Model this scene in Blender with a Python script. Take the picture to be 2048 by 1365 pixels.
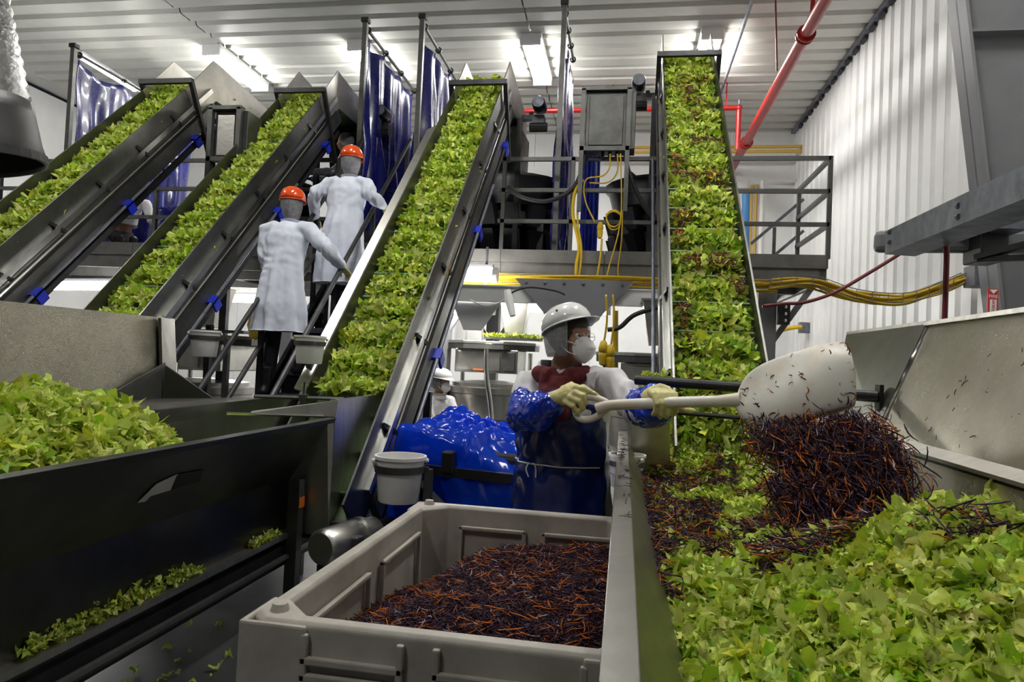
import bpy, math, random
import numpy as np
from mathutils import Vector, Matrix, noise

# ------------------------------------------------------------------ camera, world, exposure
scene = bpy.context.scene
for o in list(bpy.data.objects):
    bpy.data.objects.remove(o)
COL = scene.collection
FPX, CAM_Z = 1365.0, 1.40
YAW, PITCH, ROLL = (math.radians(a) for a in (9.4, 1.7, 2.6))
fwd = Vector((-math.sin(YAW) * math.cos(PITCH), math.cos(YAW) * math.cos(PITCH), math.sin(PITCH)))
r0 = Vector((math.cos(YAW), math.sin(YAW), 0)); u0 = r0.cross(fwd)
CR = math.cos(ROLL) * r0 + math.sin(ROLL) * u0
CU = math.cos(ROLL) * u0 - math.sin(ROLL) * r0
CAM = Vector((0, 0, CAM_Z))
cd = bpy.data.cameras.new('camera'); cam = bpy.data.objects.new('camera', cd); COL.objects.link(cam)
cd.sensor_width = 36.0; cd.lens = FPX * 36.0 / 2048; cd.clip_start = 0.05; cd.clip_end = 100
m3 = Matrix((CR, CU, -fwd)).transposed()
cam.matrix_world = Matrix.Translation(CAM) @ m3.to_4x4()
scene.camera = cam
scene.view_settings.view_transform = 'Standard'; scene.view_settings.look = 'None'
scene.view_settings.gamma = 1.0; scene.view_settings.use_curve_mapping = False
scene.view_settings.exposure = 1.46
world = bpy.data.worlds.new('world'); scene.world = world; world.use_nodes = True
world.node_tree.nodes['Background'].inputs[0].default_value = (0.55, 0.6, 0.7, 1)
world.node_tree.nodes['Background'].inputs[1].default_value = 0.006
LAMP = 24.0          # ceiling lamp diffusers
TUBE = 16.0           # small tube lamps on and under the deck
KEY = 1.0

def at(px, py, Y):
    """point of the plane Y seen at that pixel of the 2048x1365 frame (used to measure the room)"""
    d = fwd + CR * ((px - 1024) / FPX) - CU * ((py - 682.5) / FPX)
    return CAM + d * (Y / d.y)
def atx(px, py, X):
    d = fwd + CR * ((px - 1024) / FPX) - CU * ((py - 682.5) / FPX)
    return CAM + d * (X / d.x)
def atz(px, py, Z):
    d = fwd + CR * ((px - 1024) / FPX) - CU * ((py - 682.5) / FPX)
    return CAM + d * ((Z - CAM_Z) / d.z)
V = Vector
rnd = random.Random(7)

# ------------------------------------------------------------------ mesh helpers
ORG = {}
def empty(name, loc):
    o = bpy.data.objects.new(name, None); o.empty_display_size = 0.1
    COL.objects.link(o); o.location = loc; ORG[o] = V(loc); return o
def tag(o, label=None, cat=None, group=None, kind=None):
    if label: o['label'] = label
    if cat: o['category'] = cat
    if group: o['group'] = group
    if kind: o['kind'] = kind
    return o
def thing(name, label, cat, loc, group=None):
    return tag(empty(name, loc), label, cat, group)
def dup(root, delta, label=None, group=None, skip=()):
    def cp(o, par):
        c = o.copy(); COL.objects.link(c); c.parent = par
        if par: ORG[c] = ORG.get(par, V((0, 0, 0)))
        for ch in list(o.children):
            cp(ch, c)
        return c
    r = cp(root, None); r.location = root.location + V(delta); ORG[r] = V(r.location)
    if label: r['label'] = label
    if group: r['group'] = group
    return r

class MB:
    def __init__(s): s.v = []; s.f = []
    def add(s, vs, fs):
        n = len(s.v); s.v.extend([tuple(p) for p in vs]); s.f.extend([tuple(i + n for i in f) for f in fs]); return s
    def hexa(s, p):   # 8 corners: bottom 4 ccw, top 4 ccw
        return s.add(p, [(3, 2, 1, 0), (4, 5, 6, 7), (0, 1, 5, 4), (1, 2, 6, 5), (2, 3, 7, 6), (3, 0, 4, 7)])
    def box(s, c, d, R=None):
        c = V(c); h = [x / 2 for x in d]
        P = [V((x * h[0], y * h[1], z * h[2])) for z in (-1, 1) for x, y in ((-1, -1), (1, -1), (1, 1), (-1, 1))]
        return s.hexa([c + (R @ p if R else p) for p in P])
    def bb(s, lo, hi):
        return s.box([(a + b) / 2 for a, b in zip(lo, hi)], [abs(b - a) for a, b in zip(lo, hi)])
    def beam(s, a, b, w, h, up=(0, 0, 1)):
        a, b, up = V(a), V(b), V(up); t = (b - a).normalized()
        sd = t.cross(up)
        if sd.length < 1e-4: sd = t.cross(V((0, 1, 0)))
        sd.normalize(); u = sd.cross(t).normalized()
        P = []
        for q in (a, b):
            P += [q - sd * w / 2 - u * h / 2, q + sd * w / 2 - u * h / 2, q + sd * w / 2 + u * h / 2, q - sd * w / 2 + u * h / 2]
        return s.hexa(P)
    def prism(s, poly, vec):
        n = len(poly); vec = V(vec); A = [V(p) for p in poly]
        return s.add(A + [p + vec for p in A], [tuple(range(n - 1, -1, -1)), tuple(range(n, 2 * n))] + [(i, (i + 1) % n, n + (i + 1) % n, n + i) for i in range(n)])
    def plate(s, quad, th):
        q = [V(p) for p in quad]; n = (q[1] - q[0]).cross(q[2] - q[1]).normalized() * th
        return s.prism(q, n)
    def tube(s, pts, r, seg=8, caps=True):
        P = [V(p) for p in pts]; n = len(P); R = r if isinstance(r, (list, tuple)) else [r] * n
        vs = []; u = None
        for i, p in enumerate(P):
            t = (P[min(i + 1, n - 1)] - P[max(i - 1, 0)]).normalized()
            if u is None:
                u = t.cross(V((0, 0, 1)))
                if u.length < 1e-3: u = t.cross(V((0, 1, 0)))
            u = (u - t * u.dot(t)).normalized(); w = t.cross(u)
            vs += [p + (u * math.cos(2 * math.pi * k / seg) + w * math.sin(2 * math.pi * k / seg)) * R[i] for k in range(seg)]
        fs = [(i * seg + k, i * seg + (k + 1) % seg, (i + 1) * seg + (k + 1) % seg, (i + 1) * seg + k) for i in range(n - 1) for k in range(seg)]
        if caps: fs += [tuple(range(seg - 1, -1, -1)), tuple(range((n - 1) * seg, n * seg))]
        return s.add(vs, fs)
    def ell(s, pts, rad, side=(1, 0, 0), seg=14):
        """closed loft of ellipses: rad = (half width along side, half depth)"""
        P = [V(p) for p in pts]; n = len(P); side = V(side); vs = []; fs = []
        rings = []
        for i, p in enumerate(P):
            t = (P[min(i + 1, n - 1)] - P[max(i - 1, 0)]).normalized()
            u = (side - t * side.dot(t)).normalized(); w = t.cross(u)
            a, b = rad[i] if isinstance(rad[i], (tuple, list)) else (rad[i], rad[i])
            rings.append((p, u, w, a, b, t))
        p, u, w, a, b, t = rings[0]; m = min(a, b) * .55
        rings = [(p - t * m, u, w, a * .55, b * .55, t)] + rings
        p, u, w, a, b, t = rings[-1]; m = min(a, b) * .55
        rings.append((p + t * m, u, w, a * .55, b * .55, t))
        for p, u, w, a, b, t in rings:
            vs += [p + u * a * math.cos(2 * math.pi * k / seg) + w * b * math.sin(2 * math.pi * k / seg) for k in range(seg)]
        n = len(rings)
        fs = [(i * seg + k, i * seg + (k + 1) % seg, (i + 1) * seg + (k + 1) % seg, (i + 1) * seg + k) for i in range(n - 1) for k in range(seg)]
        fs += [tuple(range(seg - 1, -1, -1)), tuple(range((n - 1) * seg, n * seg))]
        return s.add(vs, fs)
    def ball(s, c, r, seg=14, rings=8, R=None, lo=0.0, hi=1.0):
        c = V(c); r = r if isinstance(r, (tuple, list)) else (r, r, r); vs = []; fs = []
        for i in range(rings + 1):
            a = math.pi * (lo + (hi - lo) * i / rings)
            for k in range(seg):
                b = 2 * math.pi * k / seg
                p = V((r[0] * math.sin(a) * math.cos(b), r[1] * math.sin(a) * math.sin(b), r[2] * math.cos(a)))
                vs.append(c + (R @ p if R else p))
        fs = [(i * seg + k, (i + 1) * seg + k, (i + 1) * seg + (k + 1) % seg, i * seg + (k + 1) % seg) for i in range(rings) for k in range(seg)]
        return s.add(vs, fs)
    def lathe(s, prof, c, seg=24, R=None, close=False):
        c = V(c); vs = []; n = len(prof)
        for r, z in prof:
            for k in range(seg):
                b = 2 * math.pi * k / seg; p = V((r * math.cos(b), r * math.sin(b), z))
                vs.append(c + (R @ p if R else p))
        fs = [(i * seg + k, i * seg + (k + 1) % seg, (i + 1) * seg + (k + 1) % seg, (i + 1) * seg + k) for i in range(n - 1) for k in range(seg)]
        if close: fs += [((n - 1) * seg + k, (n - 1) * seg + (k + 1) % seg, (k + 1) % seg, k) for k in range(seg)]
        return s.add(vs, fs)
    def grid(s, fn, nu, nv):
        vs = [fn(i / nu, j / nv) for j in range(nv + 1) for i in range(nu + 1)]; w = nu + 1
        return s.add(vs, [(j * w + i, j * w + i + 1, (j + 1) * w + i + 1, (j + 1) * w + i) for j in range(nv) for i in range(nu)])
    def build(s, name, mat, parent=None, smooth=False, bevel=0, solid=0, sharp=0.7, subsurf=0):
        me = bpy.data.meshes.new(name)
        if parent is not None: org = ORG[parent]
        else:
            a = np.array(s.v); org = V(((a[:, 0].min() + a[:, 0].max()) / 2, (a[:, 1].min() + a[:, 1].max()) / 2, a[:, 2].min()))
        me.from_pydata([(p[0] - org.x, p[1] - org.y, p[2] - org.z) for p in s.v], [], s.f)
        me.validate(); me.materials.append(mat)
        import bmesh
        if not getattr(s, 'open', False):
            bm = bmesh.new(); bm.from_mesh(me); bmesh.ops.recalc_face_normals(bm, faces=bm.faces); bm.to_mesh(me); bm.free()
        if smooth:
            me.polygons.foreach_set('use_smooth', [True] * len(me.polygons))
            if sharp: me.set_sharp_from_angle(angle=sharp)
        o = bpy.data.objects.new(name, me); COL.objects.link(o); ORG[o] = org
        if parent is not None: o.parent = parent
        else: o.location = org
        if solid:
            m = o.modifiers.new('s', 'SOLIDIFY'); m.thickness = solid; m.offset = 0
        if bevel:
            m = o.modifiers.new('b', 'BEVEL'); m.width = bevel; m.segments = 2; m.limit_method = 'ANGLE'
        if subsurf:
            m = o.modifiers.new('u', 'SUBSURF'); m.levels = m.render_levels = subsurf
        return o

def fuse(mb, voxel, smooth=4, wrinkle=None):
    """weld overlapping closed shapes into one continuous skin"""
    me = bpy.data.meshes.new('tmp'); me.from_pydata(mb.v, [], mb.f)
    o = bpy.data.objects.new('tmp', me); COL.objects.link(o)
    m = o.modifiers.new('r', 'REMESH'); m.mode = 'VOXEL'; m.voxel_size = voxel; m.adaptivity = 0
    if smooth:
        m = o.modifiers.new('s', 'SMOOTH'); m.factor = 0.5; m.iterations = smooth
    dg = bpy.context.evaluated_depsgraph_get(); ev = o.evaluated_get(dg); e = ev.to_mesh()
    out = MB()
    n = len(e.vertices); co = np.empty(n * 3, np.float32); e.vertices.foreach_get('co', co); co = co.reshape(-1, 3)
    no = np.empty(n * 3, np.float32); e.vertices.foreach_get('normal', no); no = no.reshape(-1, 3)
    out.f = [tuple(p.vertices) for p in e.polygons]
    if wrinkle:
        d = np.array([wrinkle(V(c.tolist())) for c in co]); co = co + no * d[:, None]
    out.v = [tuple(c) for c in co.tolist()]
    ev.to_mesh_clear(); bpy.data.objects.remove(o); bpy.data.meshes.remove(me)
    return out

def catenary(a, b, sag, n=14):
    a, b = V(a), V(b)
    return [a.lerp(b, i / n) - V((0, 0, sag * 4 * (i / n) * (1 - i / n))) for i in range(n + 1)]
def spline(pts, n=6):
    P = [V(p) for p in pts]; out = []
    for i in range(len(P) - 1):
        p0, p1, p2, p3 = P[max(i - 1, 0)], P[i], P[i + 1], P[min(i + 2, len(P) - 1)]
        for k in range(n):
            t = k / n
            out.append(0.5 * ((2 * p1) + (p2 - p0) * t + (2 * p0 - 5 * p1 + 4 * p2 - p3) * t * t + (3 * p1 - p0 - 3 * p2 + p3) * t ** 3))
    out.append(P[-1]); return out

# ------------------------------------------------------------------ materials
def mat(name, col, rough=.5, metal=0, bump=0, bscale=40, var=0, vscale=6, spec=.5, emit=0, trans=0, coat=0, stretch=None, dirt=None, alpha=1, scratch=0):
    m = bpy.data.materials.new(name); m.use_nodes = True; nt = m.node_tree; L = nt.links
    b = nt.nodes['Principled BSDF']
    b.inputs['Base Color'].default_value = (*col, 1); b.inputs['Roughness'].default_value = rough
    b.inputs['Metallic'].default_value = metal; b.inputs['Specular IOR Level'].default_value = spec
    b.inputs['Transmission Weight'].default_value = trans; b.inputs['Coat Weight'].default_value = coat
    b.inputs['Alpha'].default_value = alpha
    if emit:
        b.inputs['Emission Color'].default_value = (*col, 1); b.inputs['Emission Strength'].default_value = emit
    tc = nt.nodes.new('ShaderNodeTexCoord'); mp = nt.nodes.new('ShaderNodeMapping'); L.new(tc.outputs['Object'], mp.inputs[0])
    if stretch: mp.inputs['Scale'].default_value = stretch
    if var or dirt:
        n = nt.nodes.new('ShaderNodeTexNoise'); n.inputs['Scale'].default_value = vscale; n.inputs['Detail'].default_value = 6; n.inputs['Roughness'].default_value = .65
        L.new(mp.outputs[0], n.inputs['Vector'])
        r = nt.nodes.new('ShaderNodeValToRGB'); L.new(n.outputs[0], r.inputs[0])
        lo = dirt if dirt else [c * (1 - var) for c in col]
        r.color_ramp.elements[0].position = .32; r.color_ramp.elements[1].position = .62
        r.color_ramp.elements[0].color = (*lo, 1); r.color_ramp.elements[1].color = (*[min(1, c * (1 + var * .4)) for c in col], 1)
        L.new(r.outputs[0], b.inputs['Base Color'])
        mr = nt.nodes.new('ShaderNodeMapRange'); L.new(n.outputs[0], mr.inputs[0])
        mr.inputs[3].default_value = min(1, rough + .15); mr.inputs[4].default_value = max(.05, rough - .12); L.new(mr.outputs[0], b.inputs['Roughness'])
    if bump:
        n2 = nt.nodes.new('ShaderNodeTexNoise'); n2.inputs['Scale'].default_value = bscale; n2.inputs['Detail'].default_value = 4
        L.new(mp.outputs[0], n2.inputs['Vector'])
        bp = nt.nodes.new('ShaderNodeBump'); bp.inputs['Strength'].default_value = bump; bp.inputs['Distance'].default_value = .01
        L.new(n2.outputs[0], bp.inputs['Height']); L.new(bp.outputs[0], b.inputs['Normal'])
    if scratch:
        w = nt.nodes.new('ShaderNodeTexVoronoi'); w.feature = 'DISTANCE_TO_EDGE'; w.inputs['Scale'].default_value = 26
        n3 = nt.nodes.new('ShaderNodeTexNoise'); n3.inputs['Scale'].default_value = 9; L.new(tc.outputs['Object'], n3.inputs['Vector'])
        mx = nt.nodes.new('ShaderNodeVectorMath'); mx.operation = 'ADD'; L.new(tc.outputs['Object'], mx.inputs[0]); L.new(n3.outputs['Color'], mx.inputs[1])
        L.new(mx.outputs[0], w.inputs['Vector'])
        mr = nt.nodes.new('ShaderNodeMapRange'); mr.inputs[1].default_value = 0; mr.inputs[2].default_value = .02; mr.inputs[3].default_value = 1; mr.inputs[4].default_value = 0
        L.new(w.outputs['Distance'], mr.inputs[0])
        bp = nt.nodes.new('ShaderNodeBump'); bp.inputs['Strength'].default_value = scratch; bp.inputs['Distance'].default_value = .004
        L.new(mr.outputs[0], bp.inputs['Height']); L.new(bp.outputs[0], b.inputs['Normal'])
        n4 = nt.nodes.new('ShaderNodeTexNoise'); n4.inputs['Scale'].default_value = 2.2; L.new(tc.outputs['Object'], n4.inputs['Vector'])
        m4 = nt.nodes.new('ShaderNodeMapRange'); m4.inputs[1].default_value = .5; m4.inputs[2].default_value = .62; L.new(n4.outputs[0], m4.inputs[0])
        mm_ = nt.nodes.new('ShaderNodeMath'); mm_.operation = 'MULTIPLY'; L.new(mr.outputs[0], mm_.inputs[0]); L.new(m4.outputs[0], mm_.inputs[1])
        src = b.inputs['Base Color'].links[0].from_socket; mc = nt.nodes.new('ShaderNodeMix'); mc.data_type = 'RGBA'
        L.new(mm_.outputs[0], mc.inputs[0]); L.new(src, mc.inputs[6]); mc.inputs[7].default_value = (.95, .93, .85, 1); L.new(mc.outputs[2], b.inputs['Base Color'])
        rs = b.inputs['Roughness'].links[0].from_socket; ma = nt.nodes.new('ShaderNodeMath'); ma.operation = 'ADD'; ma.use_clamp = True
        L.new(rs, ma.inputs[0]); mu = nt.nodes.new('ShaderNodeMath'); mu.operation = 'MULTIPLY'; mu.inputs[1].default_value = .35; L.new(mm_.outputs[0], mu.inputs[0]); L.new(mu.outputs[0], ma.inputs[1]); L.new(ma.outputs[0], b.inputs['Roughness'])
    return m
def veg_mat(name, rough=.38, trans=.3, spec=.5):
    m = bpy.data.materials.new(name); m.use_nodes = True; nt = m.node_tree; L = nt.links; b = nt.nodes['Principled BSDF']
    a = nt.nodes.new('ShaderNodeAttribute'); a.attribute_name = 'col'
    tc = nt.nodes.new('ShaderNodeTexCoord'); n = nt.nodes.new('ShaderNodeTexNoise'); n.inputs['Scale'].default_value = 75; n.inputs['Detail'].default_value = 4
    L.new(tc.outputs['Object'], n.inputs['Vector'])
    bp = nt.nodes.new('ShaderNodeBump'); bp.inputs['Strength'].default_value = .7; bp.inputs['Distance'].default_value = .006
    L.new(n.outputs[0], bp.inputs['Height']); L.new(bp.outputs[0], b.inputs['Normal'])
    mx = nt.nodes.new('ShaderNodeMix'); mx.data_type = 'RGBA'; mx.blend_type = 'MULTIPLY'; mx.inputs[0].default_value = .5
    rp = nt.nodes.new('ShaderNodeValToRGB'); rp.color_ramp.elements[0].position = .3; rp.color_ramp.elements[0].color = (.74, .78, .66, 1); rp.color_ramp.elements[1].position = .65
    L.new(n.outputs[0], rp.inputs[0]); L.new(a.outputs['Color'], mx.inputs[6]); L.new(rp.outputs[0], mx.inputs[7])
    L.new(mx.outputs[2], b.inputs['Base Color']); b.inputs['Roughness'].default_value = rough; b.inputs['Specular IOR Level'].default_value = spec
    if trans:
        t = nt.nodes.new('ShaderNodeBsdfTranslucent'); L.new(mx.outputs[2], t.inputs[0])
        ms = nt.nodes.new('ShaderNodeMixShader'); ms.inputs[0].default_value = trans
        L.new(b.outputs[0], ms.inputs[1]); L.new(t.outputs[0], ms.inputs[2]); L.new(ms.outputs[0], nt.nodes['Material Output'].inputs[0])
    return m
M = dict(
    steel=mat('stainless_steel', (.56, .55, .51), .33, 1, .05, 60, .18, 4),
    brushed=mat('brushed_steel', (.60, .585, .54), .36, 1, .12, 30, .15, 5, stretch=(1, 6, 1)),
    hopper=mat('hopper_steel', (.46, .43, .36), .36, 1, 0, 1, .2, 3, scratch=.5),
    hopper_shaded=mat('shaded_worn_hopper_steel', (.13, .128, .12), .34, 1, .04, 50, .25, 2.5),  # worn hopper steel again, darkened to put shade into the colour
    hopper_plain=mat('worn_hopper_steel', (.27, .265, .24), .36, 1, .04, 50, .25, 2.5),
    dark=mat('dark_steel', (.055, .055, .058), .42, .85, .05, 50, .3, 5),
    dark2=mat('dark_ribbed_steel', (.30, .30, .30), .28, 1, .3, 40, .4, 12),
    railing=mat('dull_railing_steel', (.14, .14, .135), .45, .8, 0, 1, .25, 5),
    galv=mat('galvanised_steel', (.20, .21, .25), .5, .75, .06, 30, .3, 12),
    deck=mat('deck_steel', (.17, .165, .155), .5, .3, .05, 25, .25, 4),
    grey=mat('grey_painted_steel', (.20, .20, .215), .5, 0, .03, 20, .08, 3),
    black=mat('black_plastic', (.014, .014, .017), .4, 0, .04, 30, .2, 5),
    rubber=mat('black_rubber_hose', (.02, .02, .022), .5),
    chrome=mat('polished_steel', (.7, .7, .68), .2, 1, 0, 1, .1, 5),
    white_panel=mat('white_painted_sheet', (.84, .84, .83), .42, 0, 0, 1, .05, 2),
    ceil=mat('ceiling_sheet', (.62, .62, .575), .45, 0, 0, 1, .06, 2),
    floor=mat('wet_concrete_floor', (.085, .09, .095), .3, 0, .08, 18, .35, 2),
    red=mat('red_pipe_paint', (.34, .010, .009), .35, 0, 0, 1, .12, 3, coat=.1),
    dred=mat('dark_red_hose', (.16, .015, .015), .45),
    yellow=mat('yellow_cable', (.66, .44, .018), .45, 0, 0, 1, .1, 8),
    ypipe=mat('yellow_pipe', (.65, .42, .08), .5),
    bpipe=mat('blue_pipe', (.03, .14, .32), .45),
    wplastic=mat('white_plastic', (.90, .89, .87), .38, 0, .03, 30, .06, 5),
    shovel=mat('white_shovel_plastic', (.88, .86, .81), .35, 0, .04, 20, 0, 5, dirt=(.72, .62, .46)),
    crate=mat('crate_plastic', (.50, .47, .42), .5, 0, .05, 35, 0, 6, dirt=(.36, .33, .28)),
    blue_clip=mat('blue_clip', (.01, .03, .55), .4),
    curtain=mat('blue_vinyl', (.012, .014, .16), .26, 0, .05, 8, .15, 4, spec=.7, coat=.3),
    curtain_lit=mat('lit_blue_vinyl', (.015, .03, .36), .3, 0, .05, 8, .15, 4, spec=.7),  # same vinyl as the curtain, light put into a brighter colour
    apron=mat('dark_blue_apron', (.005, .016, .15), .22, 0, .25, 9, .2, 6, spec=.7, coat=.4),
    sleeve=mat('blue_sleeve_plastic', (.004, .04, .52), .2, 0, .3, 22, .15, 8, spec=.8, coat=.5),
    coat=mat('white_coat_cloth', (.74, .78, .90), .85, 0, .12, 60, .05, 3),
    coat2=mat('white_coat_cloth_warm', (.82, .80, .83), .8, 0, .12, 60, .06, 3),
    skin=mat('skin', (.42, .22, .15), .5, 0, .05, 90, .12, 14),
    glove=mat('yellow_rubber_glove', (.78, .72, .33), .42, 0, .12, 45, 0, 9, dirt=(.58, .5, .22)),
    helmet_o=mat('orange_helmet', (.85, .09, .012), .18, coat=.5),
    helmet_w=mat('white_helmet', (.92, .92, .92), .2, coat=.4),
    hairnet=mat('hairnet', (.42, .42, .45), .8, 0, .3, 160, .3, 30, alpha=.5),
    hair=mat('dark_hair', (.03, .025, .022), .6, 0, .3, 120),
    mask=mat('white_mask', (.92, .92, .92), .8, 0, .1, 120),
    cloth_dark=mat('dark_cloth', (.02, .02, .028), .8, 0, .15, 50),
    cloth_red=mat('dark_red_cloth', (.13, .012, .016), .85, 0, .2, 45),
    lamp=mat('lamp_diffuser', (1, .985, .94), .5, emit=LAMP),
    tube=mat('tube_diffuser', (1, .99, .95), .5, emit=TUBE),
    lamp_body=mat('lamp_body', (.8, .8, .8), .4),
    belt=mat('green_stained_belt', (.20, .30, .14), .45, 0, .05, 30, .3, 6),
    head_lit=mat('lit_head_sheet', (.62, .60, .54), .42, .9, .05, 30, .15, 4),
    guard=mat('conveyor_guard_steel', (.17, .17, .16), .38, .95, .05, 40, .25, 4),
    sign_red=mat('sign_red', (.62, .03, .03), .4), sign_white=mat('sign_white', (.85, .85, .83), .4),
    tape_w=mat('pale_sticker', (.55, .54, .52), .6), tape_b=mat('black_sticker', (.012, .012, .012), .5),
    orange=mat('orange_sticker', (.7, .16, .02), .5), eye=mat('eye_white', (.7, .68, .65), .3), lens=mat('glass_lens', (.9, .95, .95), .03, trans=1.0, alpha=.25),
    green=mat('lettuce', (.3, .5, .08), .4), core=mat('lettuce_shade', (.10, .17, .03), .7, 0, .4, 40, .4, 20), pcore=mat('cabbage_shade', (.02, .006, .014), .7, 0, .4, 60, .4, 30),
    wood=mat('brown_board', (.25, .14, .06), .6, var=.2),
    lettuce=veg_mat('lettuce_leaf', .42, .24, .35), shred=veg_mat('cabbage_and_carrot_shred', .45, 0, .25),
)
bp_ = M['lens']
# blue film: half see-through plastic
mm = bpy.data.materials.new('blue_film'); mm.use_nodes = True; nt = mm.node_tree; b = nt.nodes['Principled BSDF']
b.inputs['Base Color'].default_value = (.004, .09, .95, 1); b.inputs['Roughness'].default_value = .16; b.inputs['Specular IOR Level'].default_value = .8; b.inputs['Coat Weight'].default_value = .6; b.inputs['Coat Roughness'].default_value = .08
t = nt.nodes.new('ShaderNodeBsdfTranslucent'); t.inputs[0].default_value = (.02, .20, 1, 1)
t2 = nt.nodes.new('ShaderNodeBsdfTransparent'); t2.inputs[0].default_value = (.03, .16, .85, 1)
a1 = nt.nodes.new('ShaderNodeMixShader'); a1.inputs[0].default_value = .55; nt.links.new(b.outputs[0], a1.inputs[1]); nt.links.new(t.outputs[0], a1.inputs[2])
a2 = nt.nodes.new('ShaderNodeMixShader'); a2.inputs[0].default_value = .2; nt.links.new(a1.outputs[0], a2.inputs[1]); nt.links.new(t2.outputs[0], a2.inputs[2])
nt.links.new(a2.outputs[0], nt.nodes['Material Output'].inputs[0]); M['film'] = mm
# ------------------------------------------------------------------ chopped vegetables
rng = np.random.default_rng(11)
def leaf_variant(k, n=4):
    r = np.random.default_rng(100 + k); g = np.linspace(-1, 1, n); u, v = np.meshgrid(g, g)
    rr = np.maximum(np.abs(u), np.abs(v)) / np.maximum(np.hypot(u, v), 1e-6)
    f = .35 + .65 * rr; f = np.where(np.hypot(u, v) < 1e-6, 1, f)
    ph = r.uniform(0, 6.28, 4); ang = np.arctan2(v, u); rad = np.hypot(u, v)
    out = 1 + rad * (.25 * np.sin(2 * ang + ph[0]) + .2 * np.sin(3 * ang + ph[1]) + .16 * np.sin(5 * ang + ph[2]))
    x = u * f * out * r.uniform(.75, 1.15); y = v * f * out * r.uniform(.55, 1.0)
    z = r.uniform(-.9, .9) * x * x + r.uniform(-.6, .6) * y * y + r.uniform(-.7, .7) * x * y + .12 * rad ** 2 * np.sin(7 * ang + ph[1])
    z = z + .2 * rad * np.sin(4 * ang + ph[3]) + (.17 if n > 4 else .12) * r.standard_normal(x.shape)
    x = x + .07 * r.standard_normal(x.shape); y = y + .07 * r.standard_normal(x.shape)
    P = np.stack([x, y, z], -1).reshape(-1, 3) * .5
    F = [(j * n + i, j * n + i + 1, (j + 1) * n + i + 1, (j + 1) * n + i) for j in range(n - 1) for i in range(n - 1)]
    return P, np.array(F)
def shred_variant(k, n=4):
    r = np.random.default_rng(500 + k); t = np.linspace(-.5, .5, n + 1); c = r.uniform(-.5, .5); tw = r.uniform(-.25, .25)
    ctr = np.stack([t, c * (t * t - .1), tw * t * t * 2 * t], -1)
    P = []; w = .036
    for i in range(n + 1):
        for a in range(3):
            th = 2.094 * a + .4 * i * tw
            P.append(ctr[i] + np.array([0, math.cos(th), math.sin(th)]) * w * (.6 if i in (0, n) else 1))
    F = [(i * 3 + a, i * 3 + (a + 1) % 3, (i + 1) * 3 + (a + 1) % 3, (i + 1) * 3 + a) for i in range(n) for a in range(3)]
    return np.array(P), np.array(F)
LEAF = [leaf_variant(k) for k in range(12)]
LEAF_BIG = [leaf_variant(40 + k, 7) for k in range(12)]
SHRED = [shred_variant(k) for k in range(10)]
FAT = [(p * np.array([1, 2.4, 2.0]), f) for p, f in SHRED]
def rotations(nrm, tilt, spin=None):
    N = len(nrm); n = nrm + rng.standard_normal((N, 3)) * tilt; n /= np.linalg.norm(n, axis=1)[:, None]
    a = rng.standard_normal((N, 3)) if spin is None else spin + rng.standard_normal((N, 3)) * .12
    x = a - n * (a * n).sum(1)[:, None]; x /= np.linalg.norm(x, axis=1)[:, None]; y = np.cross(n, x)
    return np.stack([x, y, n], -1)
def mesh_np(name, P, F, C, material):
    me = bpy.data.meshes.new(name); nv, nf = len(P), len(F)
    me.vertices.add(nv); me.vertices.foreach_set('co', P.astype(np.float32).ravel())
    me.loops.add(nf * 4); me.loops.foreach_set('vertex_index', F.astype(np.int32).ravel())
    me.polygons.add(nf); me.polygons.foreach_set('loop_start', np.arange(0, nf * 4, 4, dtype=np.int32))
    me.update(calc_edges=True)
    me.polygons.foreach_set('use_smooth', np.ones(nf, bool))
    ca = me.color_attributes.new('col', 'FLOAT_COLOR', 'POINT')
    ca.data.foreach_set('color', np.concatenate([C, np.ones((nv, 1))], 1).astype(np.float32).ravel())
    me.materials.append(material); return me
def scatter_mesh(name, pos, nrm, size, col, bank, material, tilt=.6, spin=None, org=(0, 0, 0)):
    N = len(pos); R = rotations(nrm, tilt, spin); which = rng.integers(0, len(bank), N)
    P, F, C = [], [], []; off = 0
    for k, (bp, bf) in enumerate(bank):
        i = np.nonzero(which == k)[0]
        if not len(i): continue
        q = np.einsum('nij,vj->nvi', R[i], bp) * size[i][:, None, None] + pos[i][:, None, :]
        nv = len(bp); P.append(q.reshape(-1, 3))
        F.append((bf[None] + (np.arange(len(i)) * nv)[:, None, None]).reshape(-1, 4) + off); off += len(i) * nv
        shade = np.repeat(col[i], nv, 0)
        if nv > 15 and bank is not SHRED:      # each leaf pales toward its rib end
            g = np.clip(.25 - np.tile(bp[:, 0], len(i)) * 1.3 * np.repeat(rng.uniform(-.3, 1, len(i)), nv), 0, .75)[:, None]
            shade = shade * (1 - g) + np.array([[.84, .88, .28]]) * g
        C.append(shade)
    return mesh_np(name, np.concatenate(P) - np.array(org), np.concatenate(F), np.concatenate(C), material)
def link_mesh(name, me, parent=None, loc=None):
    o = bpy.data.objects.new(name, me); COL.objects.link(o)
    if parent is not None: o.parent = parent
    if loc is not None: o.location = loc
    return o
def leaf_parts(parent, org, name, meshes, pos, nrm, size, tilt, spin=None):
    R = rotations(nrm, tilt, spin)
    for i in range(len(pos)):
        q = bpy.data.objects.new(name, meshes[i % len(meshes)]); COL.objects.link(q); q.parent = parent
        q.matrix_local = Matrix.Translation(V(pos[i]) - V(org)) @ Matrix(R[i].tolist()).to_4x4() @ Matrix.Scale(float(size[i]), 4)
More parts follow.
